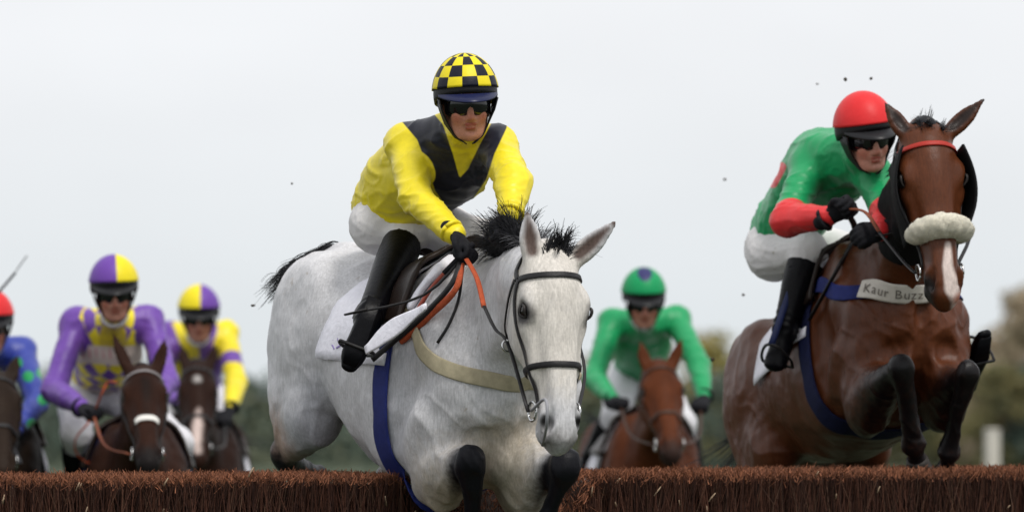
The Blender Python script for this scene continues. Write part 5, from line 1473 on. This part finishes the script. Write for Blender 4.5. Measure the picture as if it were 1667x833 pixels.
def pat_redgreen(V, N, R_):
    J = R_.J
    D = d_caps(V, [J['elR'] * .92 + J['wrR'] * .08, J['wrR'], J['wrR'] * 1.3 - J['elR'] * .3], .088)
    D = np.minimum(D, d_caps(V, [J['elL'] * .92 + J['wrL'] * .08, J['wrL'], J['wrL'] * 1.3 - J['elL'] * .3], .088))
    D = np.maximum(D, -d_caps(V, [J['shR'], J['elR'] * .98 + J['shR'] * .02], .070)) if False else D
    D = np.minimum(D, d2(V, R_, [([(1272, 272), (1258, 298)], 8)], None) + np.where(((V - J['chest']) @ np.array((0, 1, 0))) < -.02, 9, 0))
    return D
RR = dict(pel=P(1270, 392, 22.86), chest=P(1345, 278, 22.42), neck=P(1388, 250, 22.22), head=P(1410, 228, 22.04),
    shR=P(1318, 270, 22.36), shL=P(1424, 290, 22.16), elR=P(1282, 358, 22.10), elL=P(1448, 352, 21.96), wrR=P(1352, 352, 21.90), wrL=P(1432, 378, 21.78), handR=P(1384, 332, 21.86), handL=P(1412, 382, 21.74),
    hipR=P(1254, 416, 22.74), hipL=P(1318, 404, 22.96), knR=P(1318, 408, on_body(bay, 1330, 440, .12) or 22.5), knL=P(1500, 440, 22.62), anR=P(1278, 532, on_body(bay, 1290, 540, .10) or 22.6), anL=P(1572, 596, 22.36), toeR=P(1258, 578, (on_body(bay, 1275, 590, .22) or 22.4)), toeL=P(1594, 528, 22.16))
RR['gripaxR'] = Vector((.2, .4, -.8)); RR['gripaxL'] = Vector((.6, .1, -.4))
M_COVER_RED = mat('cap_red', RED, rough=.45, bump=(40, .15, (1, 1, 1)), var=(16, .05))
rr = make_rider('jockey in green with red sleeves and a red cap crouched behind the bay horse', 'jockeys', RR, (.34, -1, -.22), (-.06, -.3, 1),
    kit(S2, silk('green_silk', GRN), M_COVER_RED), patt=[(pat_redgreen, RED, .003)], vox=.008,
    jacket_extra=[[(P(1350, 268, 22.5), .17, .13), (P(1312, 312, 22.7), .13, .12), (P(1276, 365, 22.86), .13, .11)]], wr=.0055)
st = stirrup(rr, bay, rr.footR, M_LEATHER); stirrup(rr, bay, rr.footL, M_LEATHER)
bR = Vector(rr.gripR); bw = lambda *a: bay.M @ Vector(bay.hp(*a))
M_RUBBER_BROWN = mat('brown_rubber', (.24, .07, .035), rough=.65, bump=(140, .6, (1, 1, 1)), var=(60, .2))
M_WEB_NAVY = mat('navy_leather', (.012, .020, .075), rough=.5, var=(30, .2))
loose(bay, 'stirrup_leather', [st, P(1288, 470, on_body(bay, 1300, 470, .12) or 22.4), P(1318, 402, on_body(bay, 1340, 430, .10) or 22.5)], .014, M_WEB_NAVY, .3)
loose(bay, 'rein', [bR, P(1408, 345, 21.74), P(1432, 378, 21.62)], .010, M_RUBBER_BROWN, .5)
loose(bay, 'rein', [P(1430, 376, 21.63), P(1470, 425, 21.40), bw(.512, -.078, -.07)], .008, M_LEATHER, .5)
loose(bay, 'rein_loop', [bR, P(1392, 380, on_body(bay, 1392, 390, .05) or 22.0), P(1362, 440, on_body(bay, 1362, 440, .04) or 22.1), P(1318, 520, on_body(bay, 1320, 520, .05) or 22.2)], .013, M_LEATHER, .5)
loose(bay, 'rein', [Vector(rr.gripL), bw(.25, .16, -.28), bw(.48, .070, -.13), bw(.512, .070, -.075)], .007, M_LEATHER, .5)
tb = MB(); c0 = Vector(rr.gripR)

# ================================================================== THE FIELD BEHIND THE FENCE
def ground_horse(D, px, yaw, s=1.0, dz=0.0):
    w = P(px, 640, D); w.z = 1.12 * s + dz
    return place(yaw, 2, 0, (.78, 0, 1.12), w, s)
def field_horse(label, D, px, yaw, poll, muzzle, fyaw, col, paints, ears=None, tilt=.55, s=1.0, **kw):
    M = ground_horse(D, px, yaw, s, kw.pop('dz', 0))
    h = make_horse('horse', label, 'racehorses', M, P(*poll), P(*muzzle), Vector((math.sin(R(fyaw)), -math.cos(R(fyaw)), tilt)), coat_mat('coat_' + label.split()[0], col, spec=.05, rough=.5, var=((2.4, .2), (14, .15))), vox=.0125, paints=paints, ear_dirs=ears, head_scale=1.08,
        legs=dict(fRknee=(.78, -.15, .62), fRfet=(.62, -.14, .36), fRhoof=(.53, -.14, .30), fLknee=(.72, .15, .55), fLfet=(.75, .14, .20), fLhoof=(.80, .14, .075),
                  hRstifle=(-.30, -.19, .98), hRhock=(-.62, -.14, .52), hRfet=(-.50, -.13, .18), hRhoof=(-.46, -.13, .07), hLstifle=(-.30, .19, .98), hLhock=(-.66, .14, .54), hLfet=(-.72, .13, .20), hLhoof=(-.74, .13, .07)))
    add_mane(h, M_MANE_BLACK, n=24, L=.10, side=.3, up=.6, droop=.7, lw=.003)
    add_tail(h, M_MANE_BLACK, (-1, 0, .1), L=.7, n=14, spread=.12, droop=.9, lw=.004)
    tack(h, kw.get('cloth', M_CLOTH_WHITE), girth_m=M_LEATHER)
    return h
M_LEATHER_PALE = mat('grey_leather', (.22, .20, .20), rough=.5)
M_CLOTH_BLUE = mat('saddlecloth_blue', (.03, .05, .22), rough=.85, bump=(45, .5, (1, 1, 1)))
star = lambda t, y, n, r: (lambda V, N, Hh: d_caps(V, [Hh.hp(t, y, n)], r))
stripe = lambda pts, r: (lambda V, N, Hh: d_caps(V, [Hh.hp(*p) for p in pts], r))
ch = field_horse('chestnut-faced bay horse under the rider in plain green', 29.4, 1072, 6, (1074, 592, 28.75), (1096, 738, 28.35), 6, (.085, .025, .010),
    [(paint_muzzle(.12), (.03, .018, .015), .05), (paint_legs(), (.01, .009, .009), .05), (paint_ears, (.10, .03, .012), .015)], ears={'R': (P(1042, 556, 28.8), (.2, -1, 0)), 'L': (P(1110, 552, 28.8), (-.2, -1, 0))}, s=.95)
add_bridle(ch, M_BROWN_LEATHER, M_STEEL)
dk = field_horse('dark bay horse with a white noseband under the rider in the diamond jacket', 26.4, 225, 4, (234, 598, 25.75), (243, 752, 25.3), 8, (.026, .010, .006),
    [(paint_muzzle(.13), (.012, .010, .010), .05), (paint_legs(), (.008, .007, .007), .05), (stripe([(.12, 0, .05), (.34, 0, .05)], .028), (.012, .008, .007), .03)], ears={'R': (P(183, 540, 25.9), (.5, -.8, 0)), 'L': (P(270, 548, 25.9), (-.3, -1, 0))}, cloth=M_CLOTH_BLUE, s=.93)
add_bridle(dk, M_LEATHER, M_STEEL, noseband=False, brow_m=M_LEATHER_PALE)
band(dk, 'noseband', [dk.hp(.37, -.06, -.0), dk.hp(.365, -.03, .03), dk.hp(.365, .03, .03), dk.hp(.37, .06, 0)], .034, mat('noseband_white', (.72, .70, .66), rough=.8))
dk2 = field_horse('dark brown horse with a white star and stripe behind the dark bay', 31.0, 322, 2, (321, 592, 30.35), (322, 748, 29.9), 2, (.022, .010, .007),
    [(paint_legs(), (.008, .007, .007), .05), (star(.13, 0, .05, .026), (.55, .52, .50), .02), (stripe([(.32, .006, .03), (.42, .0, .02), (.50, -.006, .01), (.58, 0, 0)], [.010, .028, .026, .020]), (.55, .44, .40), .02)], ears={'R': (P(296, 560, 30.5), (.4, -.9, 0)), 'L': (P(352, 558, 30.5), (-.2, -1, 0))}, s=.94)
add_bridle(dk2, M_LEATHER, M_STEEL)
dk3 = field_horse('dark horse cut off by the left edge of the picture', 27.2, -18, 6, (-6, 610, 26.5), (4, 765, 26.05), 8, (.022, .014, .010), [(paint_legs(), (.008, .007, .007), .05)])
add_bridle(dk3, M_LEATHER, M_STEEL)

M_GLOVE_W = M_GLOVE
def rider_joints(**k): return {a: P(*b) for a, b in k.items()}
GR = rider_joints(pel=(1040, 606, 30.75), chest=(1046, 556, 30.25), neck=(1048, 520, 29.98), head=(1048, 494, 29.65), shR=(996, 524, 30.1), shL=(1102, 520, 30.1), elR=(968, 616, 29.8), elL=(1138, 596, 29.75),
    wrR=(1000, 652, 29.45), wrL=(1146, 648, 29.45), handR=(1020, 652, 29.3), handL=(1136, 668, 29.3), hipR=(1012, 622, 30.65), hipL=(1070, 622, 30.65), knR=(1002, 676, 30.15), knL=(1112, 688, 30.15), anR=(958, 750, 30.35), anL=(1136, 790, 30.4), toeR=(944, 790, 30.15), toeL=(1140, 838, 30.2))
M_COVER_GREEN = halves_mat('cap_green', GRN, GRN)
def star_cover(name, base, alt):
    m = mat(name, base, rough=.45, bump=(60, .12, (1, 1, 1)), var=(30, .05))
    t = m.node_tree; b = t.nodes['Principled BSDF']; L = t.links.new; src = b.inputs['Base Color'].links[0].from_socket
    tc = t.nodes.new('ShaderNodeTexCoord'); mp_ = t.nodes.new('ShaderNodeMapping'); L(tc.outputs['Object'], mp_.inputs[0])
    mp_.inputs['Location'].default_value = (-.035, 0, 0); mp_.inputs['Scale'].default_value = (.8, 1.15, 0)
    ln = t.nodes.new('ShaderNodeVectorMath'); ln.operation = 'LENGTH'; L(mp_.outputs[0], ln.inputs[0])
    r = t.nodes.new('ShaderNodeMath'); r.operation = 'LESS_THAN'; L(ln.outputs['Value'], r.inputs[0]); r.inputs[1].default_value = .045
    mm = t.nodes.new('ShaderNodeMix'); mm.data_type = 'RGBA'; L(r.outputs[0], mm.inputs['Factor']); L(src, mm.inputs['A']); mm.inputs['B'].default_value = (*alt, 1)
    L(mm.outputs['Result'], b.inputs['Base Color']); return m
gr = make_rider('jockey in plain green with a navy-topped green cap behind the white horse head', 'jockeys', GR, (.06, -1, -.3), (0, -.25, 1),
    kit(S3, silk('green_silk_plain', GRN), star_cover('cap_green_navy', GRN, (.03, .03, .12)), breeches=M_BREECHES_BG), vox=.011, hvox=.008, sleeve_g=.016)
PA = rider_joints(pel=(160, 625, 27.65), chest=(178, 575, 27.2), neck=(184, 520, 27.02), head=(186, 480, 26.72), shR=(124, 526, 27.12), shL=(243, 521, 27.12), elR=(88, 634, 26.9), elL=(272, 620, 26.9),
    wrR=(136, 664, 26.55), wrL=(232, 664, 26.5), handR=(162, 668, 26.45), handL=(212, 672, 26.4), hipR=(128, 648, 27.55), hipL=(200, 644, 27.55), knR=(124, 706, 27.05), knL=(290, 720, 27.1), anR=(128, 812, 27.35), anL=(300, 830, 27.4), toeR=(122, 862, 27.15), toeL=(306, 880, 27.2))
def diamonds(cols):
    """printed lozenges on the front of the jacket, in the garment's own across/along coordinates"""
    def f(V, N, R_):
        T = R_.torso; ax = T['side']; up = nrm(T['neck'] - T['pel']); fr = nrm(np.cross(ax, up)); 
        if fr[1] > 0: fr = -fr
        s = (V - T['chest']) @ ax; h = (V - T['chest']) @ up
        a = np.abs(((s / .085) % 1) - .5) + np.abs(((h / .12) % 1) - .5)
        lozenge = (a - .5) * .06
        if cols == 'y':                                         # yellow lozenges on the yoke and a band at the waist
            return np.maximum(lozenge, zone_front(V, N, R_))
        return lozenge
    return f
def zone_front(V, N, R_):
    arms_ = np.minimum(d_caps(V, [R_.J['shR'], R_.J['elR'], R_.J['wrR']], .092), d_caps(V, [R_.J['shL'], R_.J['elL'], R_.J['wrL']], .092))
    return -arms_
PURD = (.10, .035, .24)
def pa_white(V, N, R_):
    return np.maximum(np.minimum(d2(V, R_, [([(120, 574), (190, 580), (226, 576)], 15)], None), d2(V, R_, [([(118, 644), (200, 652), (240, 640)], 15)], None)), -d_caps(V, [R_.J['shR'], R_.J['elR'], R_.J['wrR']], .088))
def pa_text(V, N, R_):
    L_ = []
    for i, x in enumerate((134, 145, 156, 167, 178)): L_.append(([(x, 568), (x + 2, 582)], 1.4))
    return d2(V, R_, L_, None)
def pa_yoke(V, N, R_): return np.maximum(d2(V, R_, [([(184, 560), (184, 545)], 22)], None), -9)
pa = make_rider('jockey in purple with yellow diamonds and a half purple cap', 'jockeys', PA, (.10, -1, -.2), (-.02, -.2, 1),
    kit(S3, silk('purple_silk', PUR), halves_mat('cap_purple_yellow', YEL, PUR, .012), breeches=M_BREECHES_BG),
    patt=[(diamonds('y'), YEL, .003), (pa_yoke, (.62, .47, .02), .004), (pa_white, (.62, .52, .46), .003), (pa_text, (.55, .18, .20), .002)], vox=.010, hvox=.008, sleeve_g=.016)
PB = rider_joints(pel=(318, 640, 32.3), chest=(320, 588, 31.85), neck=(323, 550, 31.66), head=(324, 519, 31.38), shR=(278, 544, 31.78), shL=(368, 542, 31.78), elR=(262, 622, 31.5), elL=(384, 622, 31.45),
    wrR=(296, 660, 31.1), wrL=(374, 668, 31.1), handR=(312, 668, 31.0), handL=(360, 690, 31.0), hipR=(294, 652, 32.2), hipL=(344, 652, 32.2), knR=(276, 708, 31.8), knL=(366, 712, 31.8), anR=(272, 790, 32), anL=(376, 800, 32), toeR=(268, 830, 31.8), toeL=(380, 840, 31.8))
def pb_yel(V, N, R_):
    front = np.maximum(-zone_front(V, N, R_) * -1, -9); arm = d_caps(V, [R_.J['shL'], R_.J['elL'], R_.J['wrL'], R_.J['handL']], .092)
    return np.minimum(np.maximum(-d_caps(V, [R_.J['shR'], R_.J['elR'], R_.J['wrR']], .088), (V - R_.J['chest'] + nrm(R_.torso['side']) * .0) @ nrm(R_.torso['side']) - .03), arm)
def pb_band(V, N, R_):
    m = R_.J['elL'] * .62 + R_.J['shL'] * .38; return d_caps(V, [m, m + (R_.J['elL'] - R_.J['shL']) * .01], .075)
pb = make_rider('jockey in yellow and purple halves with a yellow left sleeve', 'jockeys', PB, (.05, -1, -.22), (0, -.2, 1),
    kit(S3, silk('purple_silk_halves', PUR), halves_mat('cap_yellow_purple', PUR, YEL, .01), breeches=M_BREECHES_BG, glove=M_GLOVE), patt=[(pb_yel, YEL, .004), (pb_band, PUR, .004)], vox=.012, hvox=.009, sleeve_g=.016)
PC = rider_joints(pel=(-40, 640, 28.4), chest=(-22, 604, 27.95), neck=(-18, 560, 27.75), head=(-16, 534, 27.45), shR=(-90, 570, 27.85), shL=(34, 572, 27.85), elR=(-110, 650, 27.6), elL=(60, 656, 27.5),
    wrR=(-60, 700, 27.2), wrL=(24, 702, 27.15), handR=(-40, 700, 27.1), handL=(4, 706, 27.0), hipR=(-70, 664, 28.3), hipL=(-10, 660, 28.3), knR=(-80, 720, 27.9), knL=(30, 740, 27.9), anR=(-84, 820, 28.1), anL=(40, 830, 28.1), toeR=(-90, 870, 27.9), toeL=(44, 880, 27.9))
BLUE = (.025, .045, .30)
def pc_spots(V, N, R_):
    D = np.full(len(V), 9.0)
    for x, y in ((46, 612), (68, 606), (52, 690), (30, 650), (14, 612), (70, 650), (28, 590)): D = np.minimum(D, d2(V, R_, [([(x, y), (x + .1, y)], 9)], None))
    return D
pc = make_rider('jockey in blue with green spots and a red cap at the left edge', 'jockeys', PC, (.15, -1, -.2), (0, -.2, 1),
    kit(S3, silk('blue_silk', BLUE), M_COVER_RED, breeches=M_BREECHES_BG), patt=[(pc_spots, (.01, .30, .08), .006)], vox=.012, hvox=.009, sleeve_g=.016)
# reins of the field
for Hh, Rr, m in ((ch, gr, M_BROWN_LEATHER), (dk, pa, M_RUBBER_BROWN), (dk2, pb, M_LEATHER), (dk3, pc, M_LEATHER)):
    hw = lambda *a: Hh.M @ Vector(Hh.hp(*a))
    for sg, gp in ((-1, Rr.gripR), (1, Rr.gripL)):
        gp = Vector(gp); e = hw(.512, sg * .075, -.07); loose(Hh, 'rein', [gp, (gp + e) / 2 + Vector((sg * .03, 0, -.05)), e], .008, m, .5)
loose(dk, 'rein_loop', [Vector(pa.gripR), P(142, 690, 26.45), P(124, 712, 26.5), P(124, 736, 26.55), P(142, 752, 26.6), P(158, 748, 26.6)], .005, M_RUBBER, .8)
loose(dk, 'rein_loop', [Vector(pa.gripR), P(166, 640, 26.4), P(176, 622, 26.4), P(190, 622, 26.3)], .006, M_RUBBER, .8)
add_whip('thin whip raised above the red cap at the left edge', [P(-6, 480, 27.0), P(18, 452, 27.0), P(44, 416, 27.05)], .5)

# clods of turf thrown up by the hooves
M_CLOD = mat('clod', (.05, .038, .028), rough=.95, bump=(40, .8, (1, 1, 1)), var=(40, .4))
for (x, y, D, r, where) in ((1376, 129, 22.5, .008, 'dark turf clod high over the red cap, the middle of three in a row'), (1418, 128, 22.6, .008, 'dark turf clod high over the red cap, nearest the bay horse\'s ears'),
        (1330, 137, 23.4, .006, 'small turf clod high over the green jacket, farthest left of three in a row'), (475, 299, 22.4, .005, 'tiny turf clod in the open sky left of the yellow rider'),
        (412, 497, 22.0, .008, 'dark turf clod beside the rump of the grey horse'), (1284, 516, 24, .006, 'turf clod close by the boot of the green and red rider'),
        (1180, 292, 24.6, .006, 'turf clod in the open sky left of the green and red rider'), (1210, 480, 23.6, .006, 'turf clod in the sky above the rump of the leaping bay'),
        (1160, 585, 23.4, .009, 'dark turf clod beside the sleeve of the rider in plain green'), (1226, 440, 23.8, .005, 'tiny turf clod under the white breeches of the green and red rider')):
    mb = MB(); mb.ball((0, 0, 0), (r, r * rng.uniform(.6, 1), r * rng.uniform(.6, 1.2)), 8, 6)
    V = np.array(mb.V); V = V * (1 + .35 * vnoise(V * 160 + x))[:, None]; mb.V = list(V)
    o = mb.build('turf_clod', M_CLOD); o.location = P(x, y, D)
    tag(o, where, 'clod', 'clods of turf in the air')
